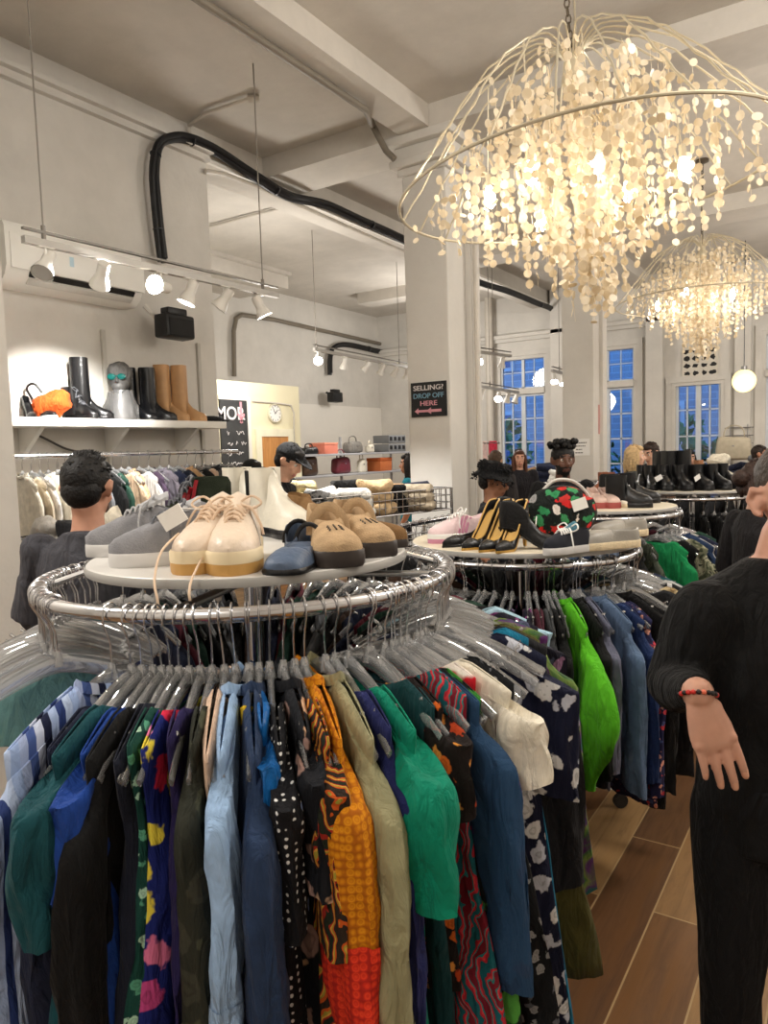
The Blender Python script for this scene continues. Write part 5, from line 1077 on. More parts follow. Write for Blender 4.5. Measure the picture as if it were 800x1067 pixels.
# wrapped display head with teal glasses
hp = on_shelf(128, .13)
hd_ = empty('wrapped_display_head', hp, heading(5) - PI / 2, 'grey display head in teal sunglasses wrapped in clear plastic between the boots', 'display head')
skinG = plain('grey_mask', (84, 83, 82), .5, 0, .2, 20)
mb = MB().ball((0, 0, .295), (.075, .09, .105), 18, 14).ball((0, .035, .235), (.05, .055, .05), 12, 8).tube([(0, -.01, .22), (0, -.01, .08), (0, -.01, .0)], [.05, .075, .10], 14).ball((0, .092, .275), (.014, .02, .02), 8, 6)
mb.build('head', skinG, hd_)
gm = MB()
for s in (-1, 1): gm.ball((s * .034, .088, .30), (.03, .010, .022), 12, 8)
gm.box((0, .09, .305), (.03, .008, .008)).build('sunglasses', plain('teal_lens', (20, 90, 86), .1), hd_)
MB().ball((0, .0, .33), (.088, .095, .085), 16, 8, None, lambda p: 1 + .05 * math.sin(9 * p.x + 7 * p.y)).build('wrapped_scarf', F_('grey_scarf', (96, 94, 92)), hd_)
rr = random.Random(8); mb = MB().loft([[V((r_ + rr.uniform(-.012, .012)) * math.cos(a), (r_ + rr.uniform(-.012, .012)) * math.sin(a), z_) for a in [2 * PI * k / 20 for k in range(20)]] for r_, z_ in ((.125, .005), (.12, .10), (.09, .17), (.085, .21))], True, (False, False))
mb.build('plastic_wrap', clearmat('wrap_plastic', (.97, .97, .97), .08, .04, .25), hd_)
# orange bag and black slingbacks at the left of the shelf
op_ = on_shelf(55, .14)
ob = empty('orange_bag', op_, heading(-10), 'slouchy bright orange cloth bag at the left of the wall shelf', 'bag')
MB().ball((0, 0, .085), (.085, .15, .085), 22, 14, (.35, 0, 0), lambda p: 1 + .08 * math.sin(6 * p.y + 5 * p.z) + .05 * math.sin(11 * p.x + 8 * p.y)).build('body', F_('bright_orange_cloth', (216, 92, 34)), ob)
MB().tube(curve([(.02, -.11, .13), (.03, -.14, .2), (.03, -.09, .23), (.02, -.04, .17)], 5), .008, 7).build('strap', BLACK, ob)
shoe('pump', 'black slingback heel at the far left of the wall shelf', 'pump', None, 40, zs + .0005, blackl, blackl, .24, 'point', pump, (.03, .66), .028, .008, heel=.09, toept=on_shelf(32, .07))
shoe('flat_shoe', 'black flat shoe in front of the orange bag on the wall shelf', 'shoe', None, 55, zs + .0005, blackl, gsole, .25, 'round', flat_, (.03, .6), .028, .015, toept=on_shelf(48, .02))
fr = empty('small_frame', on_shelf(66, .27), 0, 'small pale picture frame behind the orange bag', 'frame'); MB().bx((0, -.07, 0), (.012, .07, .17), .003).build('border', WHITE, fr); MB().bx((.0125, -.055, .02), (.014, .055, .15)).build('picture', plain('pale_print', (196, 190, 178), .7), fr)
tag(MB().box((XS + .0015, shelf_y(88), zs - .027), (.003, .14, .045)).build('shelf_label', PAPER, None, False), 'white paper label on the front edge of the wall shelf', 'label')
# ------------------------------------------------------------------ long rail under the shelf
XRL = XL + .34; q0, q1 = atX(18, 475, XRL), atX(238, 471, XRL); zr = (q0.z + q1.z) / 2
rl = empty('clothes_rail', (XRL, q0.y - .25, zr), 0, 'long chrome clothes rail below the wall shelf', 'clothes rail')
ln = q1.y - q0.y + .35
MB().tube([(0, 0, 0), (0, ln, 0)], .015, 12).build('bar', CHROME, rl)
for k in (.05, .55, .97): MB().tube([(0, ln * k, 0), (-.339, ln * k, .0)], .01, 8).build('arm', CHROME, rl)
HGL = 'hangers on the long wall rail'; HLL = 'clear plastic hanger with wire hook on the long wall rail'; GL = 'clothes on the long wall rail'
knit = F_('cream_knit', (206, 198, 182)); oat = F_('oatmeal_cloth', (186, 172, 150)); wht = F_('white_cotton', (212, 208, 202)); speck = printed('black_white_speckle', 'floral', [(40, 38, 36), (196, 190, 176), (120, 110, 96)], 40); rustc = F_('rust_cloth', (150, 92, 54)); bej = F_('beige_wool', (176, 150, 124)); plum = F_('plum_cloth', (62, 48, 66)); mauve = F_('mauve_grey', (116, 110, 120)); camelc = F_('camel_cloth', (186, 146, 104)); lgreyw = F_('pale_grey_wool', (168, 166, 162))
RAIL = [(22, 'cardigan', 'cream knit cardigan at the left end of the wall rail', knit), (31, 'cardigan', 'oatmeal cardigan second from the left on the wall rail', oat), (40, 'blouse', 'white blouse third from the left on the wall rail', wht), (49, 'cardigan', 'long cream cardigan left of the black and white speckled blouse', cream), (58, 'blouse', 'black and white speckled blouse left of the man at the rail', speck),
        (66, 'jacket', 'pale linen jacket just left of the man at the rail', F_('linen', (196, 186, 164))), (74, 'shirt', 'rust brown shirt just left of the man at the rail', rustc), (84, 'blouse', 'dark brown blouse behind the man at the rail', BACKC[5][1]), (95, 'shirt', 'grey shirt behind the man at the rail', grey), (106, 'jacket', 'black jacket behind the man at the rail', black), (116, 'jacket', 'dark green jacket behind the man at the rail', BACKC[3][1]),
        (126, 'jacket', 'beige wool jacket just right of the man at the rail', bej), (134, 'jacket', 'tan jacket beside the beige wool jacket', F_('tan_cloth', (166, 132, 102))), (144, 'cardigan', 'pale grey wool cardigan left of the plum coat', lgreyw), (154, 'coat', 'plum coat on the wall rail', plum), (166, 'jacket', 'mauve grey jacket right of the plum coat', mauve), (176, 'jacket', 'navy jacket right of the mauve grey jacket', navy), (185, 'jacket', 'ink navy jacket beside the navy jacket', F_('ink_navy', (22, 26, 40))),
        (194, 'blouse', 'camel blouse among the dark jackets on the wall rail', camelc), (203, 'jacket', 'black jacket right of the camel blouse', black), (212, 'shirt', 'peach shirt near the right end of the wall rail', peach), (221, 'jacket', 'charcoal jacket near the right end of the wall rail', char), (230, 'blouse', 'black and camel patterned blouse near the right end', printed('camel_black_print', 'floral', [(24, 20, 18), (190, 150, 100), (150, 110, 70)], 22)), (238, 'jacket', 'camel jacket at the right end of the wall rail', camelc)]
for k, (x, nm, lb, mt) in enumerate(RAIL):
    y = atX(x, 473, XRL).y; loc = V(XRL, y, zr); tw = -.12 + RN.uniform(-.10, .10)
    g = garment(nm, mt, lod=True, Lg=.62 + .12 * RN.random(), sl=.52, slw=.046, seed=600 + k, collar=(k % 3 == 0), thick=.035); place(g, loc, tw, lb, 'garment', GL); hanger(loc, tw, HGL, HLL)
for k in range(10): loc = V(XRL, lerp(q0.y, q1.y, (k + .5) / 10), zr); hanger(loc, RN.uniform(-.2, .1), HGL, HLL)
# ------------------------------------------------------------------ wire baskets
def wire_basket(name, label, c, rz, w, d, zt, zb_, nx=10, ny=4, nz=4, legs=True, cat='wire basket'):
    e = empty(name, (c[0], c[1], 0), rz, label, cat); R_ = .0035
    rim = MB()
    for z in (zt, zb_): rim.tube([(-w / 2, -d / 2, z), (w / 2, -d / 2, z), (w / 2, d / 2, z), (-w / 2, d / 2, z)], .006, 6, True)
    rim.build('rim', WIRE, e)
    def panel(a, b_):
        m_ = MB(); a, b_ = Vector(a), Vector(b_); n = max(2, int((b_ - a).length / .055))
        for k in range(n + 1): p = lerp(a, b_, k / n); m_.tube([p + V(0, 0, zb_), p + V(0, 0, zt)], R_, 5)
        for k in range(1, nz): z = lerp(zb_, zt, k / nz); m_.tube([a + V(0, 0, z), b_ + V(0, 0, z)], R_, 5)
        m_.build('wire_side', WIRE, e)
    P = [(-w / 2, -d / 2, 0), (w / 2, -d / 2, 0), (w / 2, d / 2, 0), (-w / 2, d / 2, 0)]
    for k in range(4): panel(P[k], P[(k + 1) % 4])
    fl = MB()
    for k in range(int(w / .06) + 1): fl.tube([(-w / 2 + k * .06, -d / 2, zb_), (-w / 2 + k * .06, d / 2, zb_)], R_, 5)
    fl.build('wire_floor', WIRE, e)
    if legs:
        for sx in (-1, 1):
            for sy in (-1, 1): MB().tube([(sx * w / 2, sy * d / 2, zt), (sx * w / 2, sy * d / 2, 0)], .011, 8).build('leg', WIRE, e)
    return e
bA, bB = atZ(318, 521, 1.33), atZ(470, 508, 1.33)
bc = (bA + bB) / 2; bdir = (bB - bA); bl_ = bdir.length; brz = math.atan2(bdir.y, bdir.x); nrm = V(-bdir.y, bdir.x, 0).normalized()
if nrm.dot(fh) < 0: nrm = -nrm
bcen = bc + nrm * .30
wire_basket('wire_bin', 'long chrome wire bin of sale clothes behind the nearest rack', (bcen.x, bcen.y), brz, bl_, .6, 1.33, 1.17, nz=3)
bcn2 = bc + nrm * .30 + V(0, 0, 0)
wire_basket('wire_shelf_bin', 'lower chrome wire bin under the long bin of sale clothes', (bcn2.x, bcn2.y), brz, bl_ * .97, .58, 1.02, .86, nz=3, legs=False)
def cloth_heap(name, label, cat, p, r, m, seed, grp=None):
    """a soft folded garment: a few rounded layers"""
    rr = random.Random(seed); mb = MB(); rz = rr.uniform(0, PI); a1, a2 = rr.uniform(0, 6), rr.uniform(0, 6)
    for k in range(3): mb.box((rr.uniform(-.01, .01), rr.uniform(-.01, .01), r[2] * (k + .5) / 3 * .9), (2 * r[0] * (1 - .08 * k), 2 * r[1] * (1 - .08 * k), r[2] / 3), (0, 0, rr.uniform(-.12, .12)), r[2] / 6.2, 3)
    for i, v in enumerate(mb.v): v.z += r[2] * .22 * (math.sin(v.x * 22 + a1) * math.sin(v.y * 19 + a2) + 1) * (v.z / r[2]); v.x += .012 * math.sin(v.z * 60 + v.y * 20 + a1)
    o = mb.build(name, m, None, True, 60); o.location = p; o.rotation_euler = (0, 0, rz); return tag(o, label, cat, grp)
def in_bin(x, y, z=1.18, back=.25):
    p = atZ(x, y + 0, 1.33); return V(p.x, p.y, z) + nrm * back
BIN = [(340, 519, 'blouse', 'grey patterned folded blouse at the left end of the wire bin', printed('grey_marl', 'blotch', [(90, 90, 92), (150, 150, 150), (60, 60, 64)], 20)), (362, 517, 'shirt', 'white folded shirt in the wire bin', wht), (380, 516, 'shirt', 'white folded shirt beside the cream scarf in the wire bin', F_('off_white_cloth', (224, 222, 216))), (398, 513, 'scarf', 'cream folded scarf in the middle of the wire bin', cream),
       (414, 512, 'blouse', 'black folded blouse in the wire bin', black), (430, 511, 'blouse', 'tan folded blouse in the wire bin', camelc), (446, 510, 'blouse', 'pale beige folded blouse near the right of the wire bin', oat), (460, 509, 'hat', 'navy folded knit at the right end of the wire bin', navy)]
for k, (x, y, nm, lb, mt) in enumerate(BIN): cloth_heap(nm, lb, 'folded clothes', in_bin(x, y, 1.178, .12 + .16 * (k % 2)), (.11, .14, .17), mt, 700 + k, 'folded clothes in the wire bin')
HI = [(352, 'blouse', 'cream and yellow folded blouse at the back of the wire bin', F_('pale_yellow', (222, 206, 160)), .42), (408, 'bag', 'black folded bag at the back of the wire bin', black, .44), (437, 'blouse', 'light camel folded blouse at the back of the wire bin', F_('light_camel', (206, 176, 136)), .42)]
for k, (x, nm, lb, mt, bk) in enumerate(HI): cloth_heap(nm, lb, 'folded clothes', in_bin(x, 514, 1.178, bk), (.15, .13, .21), mt, 720 + k, 'folded clothes in the wire bin')
# basket of white clothes near the fin, under the wall rail
wb = at(84, 560, 3.35)
wire_basket('wire_basket', 'tall wire basket of folded white clothes left of the man at the rail', (wb.x, wb.y), .5, .42, .4, wb.z + .02, wb.z - .14, nz=3)
for k in range(4): cloth_heap('shirt', ['white folded shirt at the front of the tall wire basket', 'cream folded shirt at the back of the tall wire basket', 'oatmeal folded knit at the left of the tall wire basket', 'dark folded scarf on top of the tall wire basket'][k], 'folded clothes', (wb.x + [-.09, .09, -.08, .09][k], wb.y + [-.09, .09, .09, -.09][k], wb.z - .136), (.085, .08, [.2, .22, .17, .2][k]), [wht, cream, oat, char][k], 740 + k, 'folded clothes in the tall wire basket')
wire_basket('wire_basket', 'lower wire basket under the folded white clothes by the fin', (wb.x, wb.y), .5, .4, .38, wb.z - .30, wb.z - .46, nz=3, legs=False)
for k in range(2): cloth_heap('jeans', ['black folded jeans in the lower wire basket', 'grey folded jeans in the lower wire basket'][k], 'folded clothes', (wb.x + [-.09, .09][k], wb.y, wb.z - .455), (.085, .12, .17), [black, grey][k], 750 + k)
# ------------------------------------------------------------------ shelves of bags in the alcove
XSH = -6.3
def al(x, y, X=XSH): return atX(x, y, X)
shA, shB = al(312, 476), al(428, 476)
as_ = empty('shelf_unit', (XSH, shA.y, 0), 0, 'grey shelf unit of bags and hats at the back of the alcove', 'shelf unit'); ln = shB.y - shA.y
zs1 = al(370, 472).z; zs2 = al(370, 493).z; zs0 = al(410, 463).z
GS = plain('shelf_grey', (168, 168, 172), .5)
for z, nm in ((zs1, 'shelf'), (zs2, 'shelf'), (zs2 - .45, 'shelf')): MB().bx((-.4, 0, z - .03), (0, ln, z), .003).build(nm, GS, as_)
for y in (.02, ln * .5, ln - .02): MB().bx((-.4, y - .015, 0), (-.37, y + .015, zs1 + .25)).build('upright', GS, as_)
def sp_(x, z, back=.16): return V(XSH - back, al(x, 480).y, z)
bx_ = empty('salmon_box', sp_(347, zs1), .2, 'salmon pink cardboard box on the upper alcove shelf', 'box'); MB().bx((-.12, -.22, 0), (.12, .22, .13), .004).build('carton', plain('salmon_card', (206, 120, 98), .8), bx_); MB().bx((-.125, -.225, .1302), (.125, .225, .16), .004).build('lid', plain('salmon_card_light', (216, 136, 110), .8), bx_)
def bag(label, p, rz, w, h_, d, m, handle=None, name='handbag'):
    e = empty(name, p, rz, label, 'bag'); mb = MB().box((0, 0, h_ / 2), (d, w, h_), None, min(d, h_) * .32, 4)
    for v in mb.v: v.y *= 1 - .18 * (v.z / h_) ** 2; v.z += .012 * math.sin(v.y * 25) * (v.z / h_)
    mb.build('body', m, e, True, 60)
    MB().tube(curve([(0, -w * .28, h_ * .9), (0, -w * .22, h_ * 1.35), (0, 0, h_ * 1.5), (0, w * .22, h_ * 1.35), (0, w * .28, h_ * .9)], 4), .01, 7).build('handle', handle or m, e)
    MB().box((d / 2 + .002, 0, h_ * .62), (.006, .03, .02), None, .002).build('clasp', STEEL, e)
    return e
bag('flat black strap bag lying on the upper alcove shelf', sp_(328, zs1, .1), 0, .3, .10, .14, blackl)
bag('grey felt bag right of the salmon box on the upper shelf', sp_(377, zs1), 0, .36, .17, .18, F_('felt_grey', (120, 116, 110)))
bag('cream small bag beside the grey felt bag', sp_(391, zs1, .1), 0, .16, .12, .1, creaml)
bag('dark brown slouchy bag on the lower alcove shelf', sp_(330, zs2), 0, .3, .27, .18, LEA('dark_brown_leather', (74, 54, 40)))
bag('maroon bag on the lower alcove shelf', sp_(364, zs2), 0, .34, .24, .18, LEA('maroon_leather', (116, 46, 58)))
bag('white small bag between the maroon bag and orange box', sp_(382, zs2, .1), 0, .16, .2, .1, creaml)
bx_ = empty('orange_box', sp_(404, zs2), .1, 'orange box on the lower alcove shelf', 'box'); MB().bx((-.12, -.2, 0), (.12, .2, .16), .006).build('carton', plain('orange_card', (196, 110, 60), .8), bx_); MB().bx((-.125, -.205, .1602), (.125, .205, .21), .005).build('lid', plain('orange_card_dark', (190, 96, 44), .8), bx_)
for k in range(2):
    e = empty('slotted_crate', sp_(415, zs1 + .0005 + .14 * k), 0, ['lower grey slotted crate on the upper alcove shelf', 'upper grey slotted crate stacked on its twin'][k], 'crate', 'slotted crates'); MB().bx((-.15, -.26, 0), (.15, .26, .125), .006).build('body', plain('crate_grey', (120, 122, 124) if k == 0 else (176, 176, 176), .5), e)
    for q in range(4): MB().box((.152, -.19 + q * .127, .07), (.008, .07, .06), None, .002).build('slot', BLACK, e)
# red and white scarves by the pipe
rp = at(503, 462, 9.6)
rk = empty('scarf_rail', (rp.x, rp.y, rp.z), .4, 'short wall rail holding red and white scarves left of the windows', 'rail'); MB().tube([(-.22, 0, 0), (.22, 0, 0)], .012, 8).build('bar', STEEL, rk)
MB().tube([(0, 0, 0), (0, 0, -rp.z)], .012, 8).build('stand', STEEL, rk)
for k, (c_, lb) in enumerate((((190, 30, 50), 'deep red scarf nearest the column on the short rail'), ((226, 200, 196), 'pale scarf in the middle of the short rail'), ((206, 60, 84), 'rose red scarf at the right of the short rail'))):
    mb = MB().loft([[V(x, y_ + .012 * math.sin(x * 60 + z * 9), z) for x in [-.055 + .11 * j / 8 for j in range(9)]] + [V(x, y_ + .012 + .012 * math.sin(x * 60 + z * 9), z) for x in [-.055 + .11 * j / 8 for j in range(8, -1, -1)]] for z, y_ in [(-.5 * t / 10 - .0, -.018) for t in range(11)]])
    mb.tube([(-.05, 0, .016), (.05, 0, .016)], .012, 8); o = mb.build('scarf', F_('scarf_%d' % k, c_), None); o.location = V(rp.x, rp.y, rp.z) + Euler((0, 0, .4)).to_matrix() @ V(-.13 + .13 * k, 0, 0); o.rotation_euler = (0, 0, .4); tag(o, lb, 'scarf')
# window side: hung bag, dark coats on a stand
hb_ = atY(765, 468, 11.9)
bag('beige shoulder bag hung on the wall between the right windows', V(hb_.x, 11.85, hb_.z - .16), -PI / 2, .52, .34, .16, LEA('stone_leather', (176, 166, 146)))
e = empty('wall_hook_rack', (hb_.x, YB - .14, hb_.z + .32), 0, 'small wire hook rack above the beige shoulder bag', 'hook rack')
for k in range(3): MB().tube([(-.2, 0, -.12 * k), (.2, 0, -.12 * k)], .008, 6).build('wire', STEEL, e)
for s in (-1, 1): MB().tube([(s * .12, 0, .05), (s * .12, 0, -.34), (s * .12, -.4, -.38)], .008, 6).build('hook', STEEL, e)
tag(e)
def table(name, label, c, w, d, z, rz=0):
    e = empty(name, (c[0], c[1], 0), rz, label, 'table'); MB().bx((-w / 2, -d / 2, z - .03), (w / 2, d / 2, z), .004).build('tabletop', M_TOP, e)
    for sx in (-1, 1):
        for sy in (-1, 1): MB().tube([(sx * (w / 2 - .05), sy * (d / 2 - .05), 0), (sx * (w / 2 - .05), sy * (d / 2 - .05), z - .03)], .02, 8).build('leg', STEEL, e)
    return e
table('display_table', 'long table of folded clothes under the right hand windows', (-1.35, 10.9), 2.4, .7, 1.08)
for k in range(9):
    lb = ['black folded jumper', 'charcoal folded jumper', 'red and orange folded scarf', 'tan folded jumper', 'dusty pink folded jumper', 'cream folded jumper', 'navy folded jumper', 'olive folded jumper', 'grey folded jumper'][k] + ' on the long table by the windows'
    mt = [black, char, F_('red_orange', (200, 80, 44)), camelc, peach, cream, navy, olive, grey][k]; x = -2.45 + [0, 1, 6, 2, 7, 3, 4, 8, 5][k] * .27; cloth_heap('jumper', lb, 'folded clothes', (x, 10.85 + .1 * (k % 2), 1.0805), (.12, .17, .2 + .05 * (k % 3)), mt, 800 + k, 'folded clothes on the long table')
table('display_table', 'table of folded clothes under the leftmost window', (-4.4, 10.6), 2.2, .7, 1.05)
for k in range(8):
    lb = ['white folded top', 'cream folded top', 'black folded top', 'silver grey folded top', 'tan folded top', 'navy folded top', 'off white folded top', 'charcoal folded top'][k] + ' on the table under the leftmost window'
    cloth_heap('blouse', lb, 'folded clothes', (-5.35 + k * .27, 10.55 + .1 * (k % 2), 1.0505), (.12, .17, .17 + .05 * (k % 3)), [wht, cream, black, lgrey, camelc, navy, F_('off_white_cloth', (224, 222, 216)), char][k], 830 + k, 'folded clothes on the left window table')
# straight rack of dark clothes behind the second rack
r0_, r1_ = at(395, 552, 3.9), at(478, 540, 4.6); zrr = 1.2; r0_.z = r1_.z = 0; dv = (r1_ - r0_); lnr = dv.length; ang = math.atan2(dv.y, dv.x)
e = empty('straight_clothes_rack', r0_, ang, 'low straight chrome rack of dark clothes between the first and second round racks', 'clothes rack')
MB().tube([(-.05, 0, zrr), (lnr + .05, 0, zrr)], .0145, 10).build('bar', CHROME, e)
for x in (-.05, lnr + .05):
    u = MB().tube([(x, 0, .06), (x, 0, zrr)], .0145, 10).build('upright', CHROME, e); MB().tube([(x, -.25, .06), (x, .25, .06)], .0145, 8).build('foot', CHROME, u)
    for s in (-1, 1): MB().disc((x, s * .22, .026), (1, 0, 0), .026, .02, 14).build('caster', BLACK, u)
HS = 'hangers on the low straight rack'
for k in range(11):
    p = lerp(r0_, r1_, (k + .5) / 11) + V(0, 0, zrr); nm, mt = [('black jacket', black), ('charcoal jacket', char), ('black jacket', black), ('dark green jacket', BACKC[3][1]), ('black jacket', black), ('navy jacket', navy)][k % 6]
    g = garment('jacket', mt, lod=True, Lg=.55, sl=.45, seed=900 + k, collar=(k % 2 == 0)); place(g, p, ang + PI / 2 + RN.uniform(-.1, .1), '%s on the low straight rack behind the nearest rack' % nm, 'jacket', '%ss on the low straight rack' % nm); hanger(p, ang + PI / 2, HS, 'clear plastic hanger with wire hook on the low straight rack')
# ------------------------------------------------------------------ people
def skinmat(name, col):
    m = plain(name, col, .5, 0, .07, 30); b = m.node_tree.nodes['Principled BSDF']; b.inputs['Subsurface Weight'].default_value = .12; b.inputs['Subsurface Radius'].default_value = (.012, .005, .003); b.inputs['Subsurface Scale'].default_value = .6; return m
EYE_W = plain('eye_white', (214, 206, 198), .25); EYE_D = plain('eye_iris', (34, 24, 20), .15)
def cap_seg(mb, a, b, ra, rb, n=12, end=True):
    a, b = Vector(a), Vector(b); d = (b - a)
    mb.tube([a - d * .0001, lerp(a, b, .33), lerp(a, b, .66), b], [ra, lerp(ra, rb, .25), lerp(ra, rb, .7), rb], n); mb.ball(a, ra, n, 8)
    if end: mb.ball(b, rb, n, 8)
def hand(mb, wrist, d, back, side, s=1, curl=.35, spread=.06, tuck=False, k_=1.0, lk=1.0):
    """wrist point, finger direction, back-of-hand normal, direction of the thumb side"""
    d = Vector(d).normalized(); back = Vector(back); back = (back - d * back.dot(d)).normalized(); side = Vector(side); side = (side - d * side.dot(d) - back * side.dot(back)).normalized()
    W_ = Vector(wrist); rg = []
    for t, a, b in ((-.02, .025, .018), (.0, .026, .018), (.025, .034, .017), (.055, .041, .016), (.082, .042, .0135), (.094, .036, .010)):
        rg.append([W_ + d * t * s + side * (a * s * math.cos(u)) + back * (b * s * math.sin(u)) for u in [2 * PI * j / 16 for j in range(16)]])
    mb.loft(rg)
    nails = []
    for i, (off, ln, r) in enumerate(((.0315, .070, .0088), (.0105, .078, .0090), (-.0105, .072, .0086), (-.030, .056, .0076))):
        p = W_ + (d * (.086 - abs(off - .005) * .25) + side * off) * s; dd = (d + side * (off * spread * 40)).normalized(); r *= s * k_
        mb.ball(p + back * .003 * s, r * 1.12, 10, 7)
        for sg, (fl, f) in enumerate(((.45, .5), (.31, .9), (.24, .8))):
            q = p + dd * ln * lk * fl * s; cap_seg(mb, p, q, r * (1 - .07 * sg), r * (.94 - .09 * sg), 10); p = q
            ax = side; dd = (Matrix.Rotation(curl * f * (1 + .18 * i), 3, back.cross(dd).normalized() * 1) @ dd)
            if sg == 2: nails.append((p + back * r * .6 - dd * .002, r))
    p = W_ + (d * .022 + side * .024 - back * .004) * s; dd = (d * .95 + side * .12 - back * .5).normalized() if tuck else (d * .75 + side * .62 - back * .25).normalized()
    for ln, ra, rb in ((.042, .0125, .0105), (.032, .0105, .0095), (.024, .0095, .0075)):
        q = p + dd * ln * s; cap_seg(mb, p, q, ra * s, rb * s, 10); p = q; dd = (dd + d * .35 - side * .12).normalized()
    return nails
def person(label, loc, face, H=1.7, J=None, skin=(196, 150, 122), hair=('short', (24, 20, 18)), top=(30, 30, 32), sleeve=.5, bottom=(30, 30, 36), vox=.011, yaw=0, pitch=0, lean=0, hat=None, extra=None, shoes=(30, 28, 28), build_=1.0, handR=None, handL=None, beard=None, topmat=None, loose=1.0, curl=.35):
    s = H / 1.75
    e = empty('person', (loc[0], loc[1], 0), math.radians(face) - PI / 2, label, 'person')
    P = dict(pel=V(0, 0, .93), waist=V(0, .0, 1.08), chest=V(0, .01, 1.27), sho=V(0, 0, 1.41), neck=V(0, -.005, 1.475), head=V(0, .015, 1.625),
             shR=V(.185, 0, 1.405), elR=V(.245, -.03, 1.13), wrR=V(.255, .08, .90), shL=V(-.185, 0, 1.405), elL=V(-.245, -.03, 1.13), wrL=V(-.255, .08, .90),
             hipR=V(.09, 0, .90), knR=V(.10, .02, .49), anR=V(.10, -.01, .085), hipL=V(-.09, 0, .90), knL=V(-.10, .02, .49), anL=V(-.10, -.01, .085))
    if lean:
        M_ = Matrix.Rotation(-lean, 3, 'X')
        for k in ('waist', 'chest', 'sho', 'neck', 'head', 'shR', 'elR', 'wrR', 'shL', 'elL', 'wrL'): P[k] = P['pel'] + M_ @ (P[k] - P['pel'])
    if J:
        for k, v in J.items(): P[k] = Vector(v)
    for k in P: P[k] = P[k] * s
    HR = Euler((pitch, 0, yaw)).to_matrix(); hc = P['head']
    def hp(x, y, z): return hc + HR @ (V(x, y, z) * s)
    def ell(mb, c, rx, ry, ax, n=20):
        ax = ax.normalized(); X = V(1, 0, 0); Y = ax.cross(X).normalized()
        return [c + X * rx * math.cos(t) + Y * -ry * math.sin(t) for t in [2 * PI * j / n for j in range(n)]]
    b_ = build_
    def torso(mb, g=0):
        sp = P['sho'] - P['pel']; rg = []
        for c, rx, ry in ((P['pel'] - V(0, 0, .10 * s), .145, .105), (P['pel'], .165 * b_, .115), (P['waist'], .145 * b_, .105), (P['chest'], .170 * b_, .120), (lerp(P['chest'], P['sho'], .6), .178 * b_, .108), (P['sho'] + V(0, 0, .005), .155 * b_, .082), (lerp(P['sho'], P['neck'], .55), .10, .068), (P['neck'], .060, .060)):
            rg.append(ell(mb, c, rx * s + g, ry * s + g, sp))
        mb.loft(rg)
    def arm(mb, S_, g=0, upto=2.0):
        a, b, c = P['sh' + S_], P['el' + S_], P['wr' + S_]; k = b_
        cap_seg(mb, a, lerp(a, b, min(1, upto)), (.056 * k) * s + g, (.043 * k) * s + g)
        if upto > 1: cap_seg(mb, b, lerp(b, c, upto - 1), (.043 * k) * s + g, lerp(.043 * k, .031, upto - 1) * s + g * (.3 if g else 1), 12, not g)
    def leg(mb, S_, g=0, lower=True):
        a, b, c = P['hip' + S_], P['kn' + S_], P['an' + S_]
        cap_seg(mb, a, b, .086 * b_ * s + g, .057 * s + g); cap_seg(mb, b, c, .056 * s + g, (.040 if not g else .048) * s + g * .6)
    mb = MB(); torso(mb)
    for S_ in 'RL': arm(mb, S_); leg(mb, S_)
    mb.tube([P['neck'] - V(0, 0, .03 * s), lerp(P['neck'], hc, .4), hp(0, -.015, -.05)], [.062 * s, .054 * s, .052 * s], 14)
    # head: skull, jaw, nose, lips, ears, brow
    mb.ball(hc + HR @ V(0, -.008 * s, .025 * s), (.077 * s, .096 * s, .092 * s), 20, 14, HR); mb.ball(hp(0, .026, -.045), (.056 * s, .064 * s, .070 * s), 18, 12, HR); mb.ball(hp(0, .060, -.092), (.026 * s, .024 * s, .020 * s), 10, 8, HR)
    mb.tube([hp(0, .088, .018), hp(0, .100, -.008), hp(0, .110, -.030)], [.009 * s, .012 * s, .016 * s], 10); mb.ball(hp(0, .104, -.032), (.019 * s, .014 * s, .011 * s), 10, 6, HR)
    mb.tube([hp(-.024, .082, -.064), hp(0, .092, -.062), hp(.024, .082, -.064)], .007 * s, 8); mb.tube([hp(-.02, .080, -.073), hp(0, .090, -.074), hp(.02, .080, -.073)], .0075 * s, 8)
    mb.tube([hp(-.045, .078, .028), hp(0, .092, .03), hp(.045, .078, .028)], .010 * s, 8)
    for q in (-1, 1):
        mb.ball(hp(q * .040, .066, -.022), (.022 * s, .018 * s, .02 * s), 10, 7, HR)
        mb.tube([hp(q * .077, .004, .022), hp(q * .092, -.012, .026), hp(q * .094, -.022, .002), hp(q * .084, -.008, -.026), hp(q * .076, .004, -.030)], [.007 * s, .009 * s, .009 * s, .008 * s, .006 * s], 8); mb.ball(hp(q * .078, -.006, .0), (.010 * s, .016 * s, .022 * s), 8, 6, HR)
    hands = []
    for S_, hs in (('R', handR), ('L', handL)):
        w_ = P['wr' + S_]; dd = (w_ - P['el' + S_]); sg = 1 if S_ == 'R' else -1
        d_, bk, sd = hs if hs else ((dd.normalized() + V(0, .1, -.5)), V(sg, -.3, 0), V(0, 1, 0))
        hands += hand(mb, w_ + Vector(d_).normalized() * .01, d_, bk, sd, s * (1.09 if hs else .97), curl, .045 if hs else .05, bool(hs), 1.06 if hs else 1.0, 1.06 if hs else 1.0)
    for S_ in 'RL':
        a = P['an' + S_]; mb.ball(a + V(0, .06 * s, -.045 * s), (.042 * s, .12 * s, .038 * s), 14, 8)
    body = remesh(mb, vox, 2 if vox < .005 else 3)
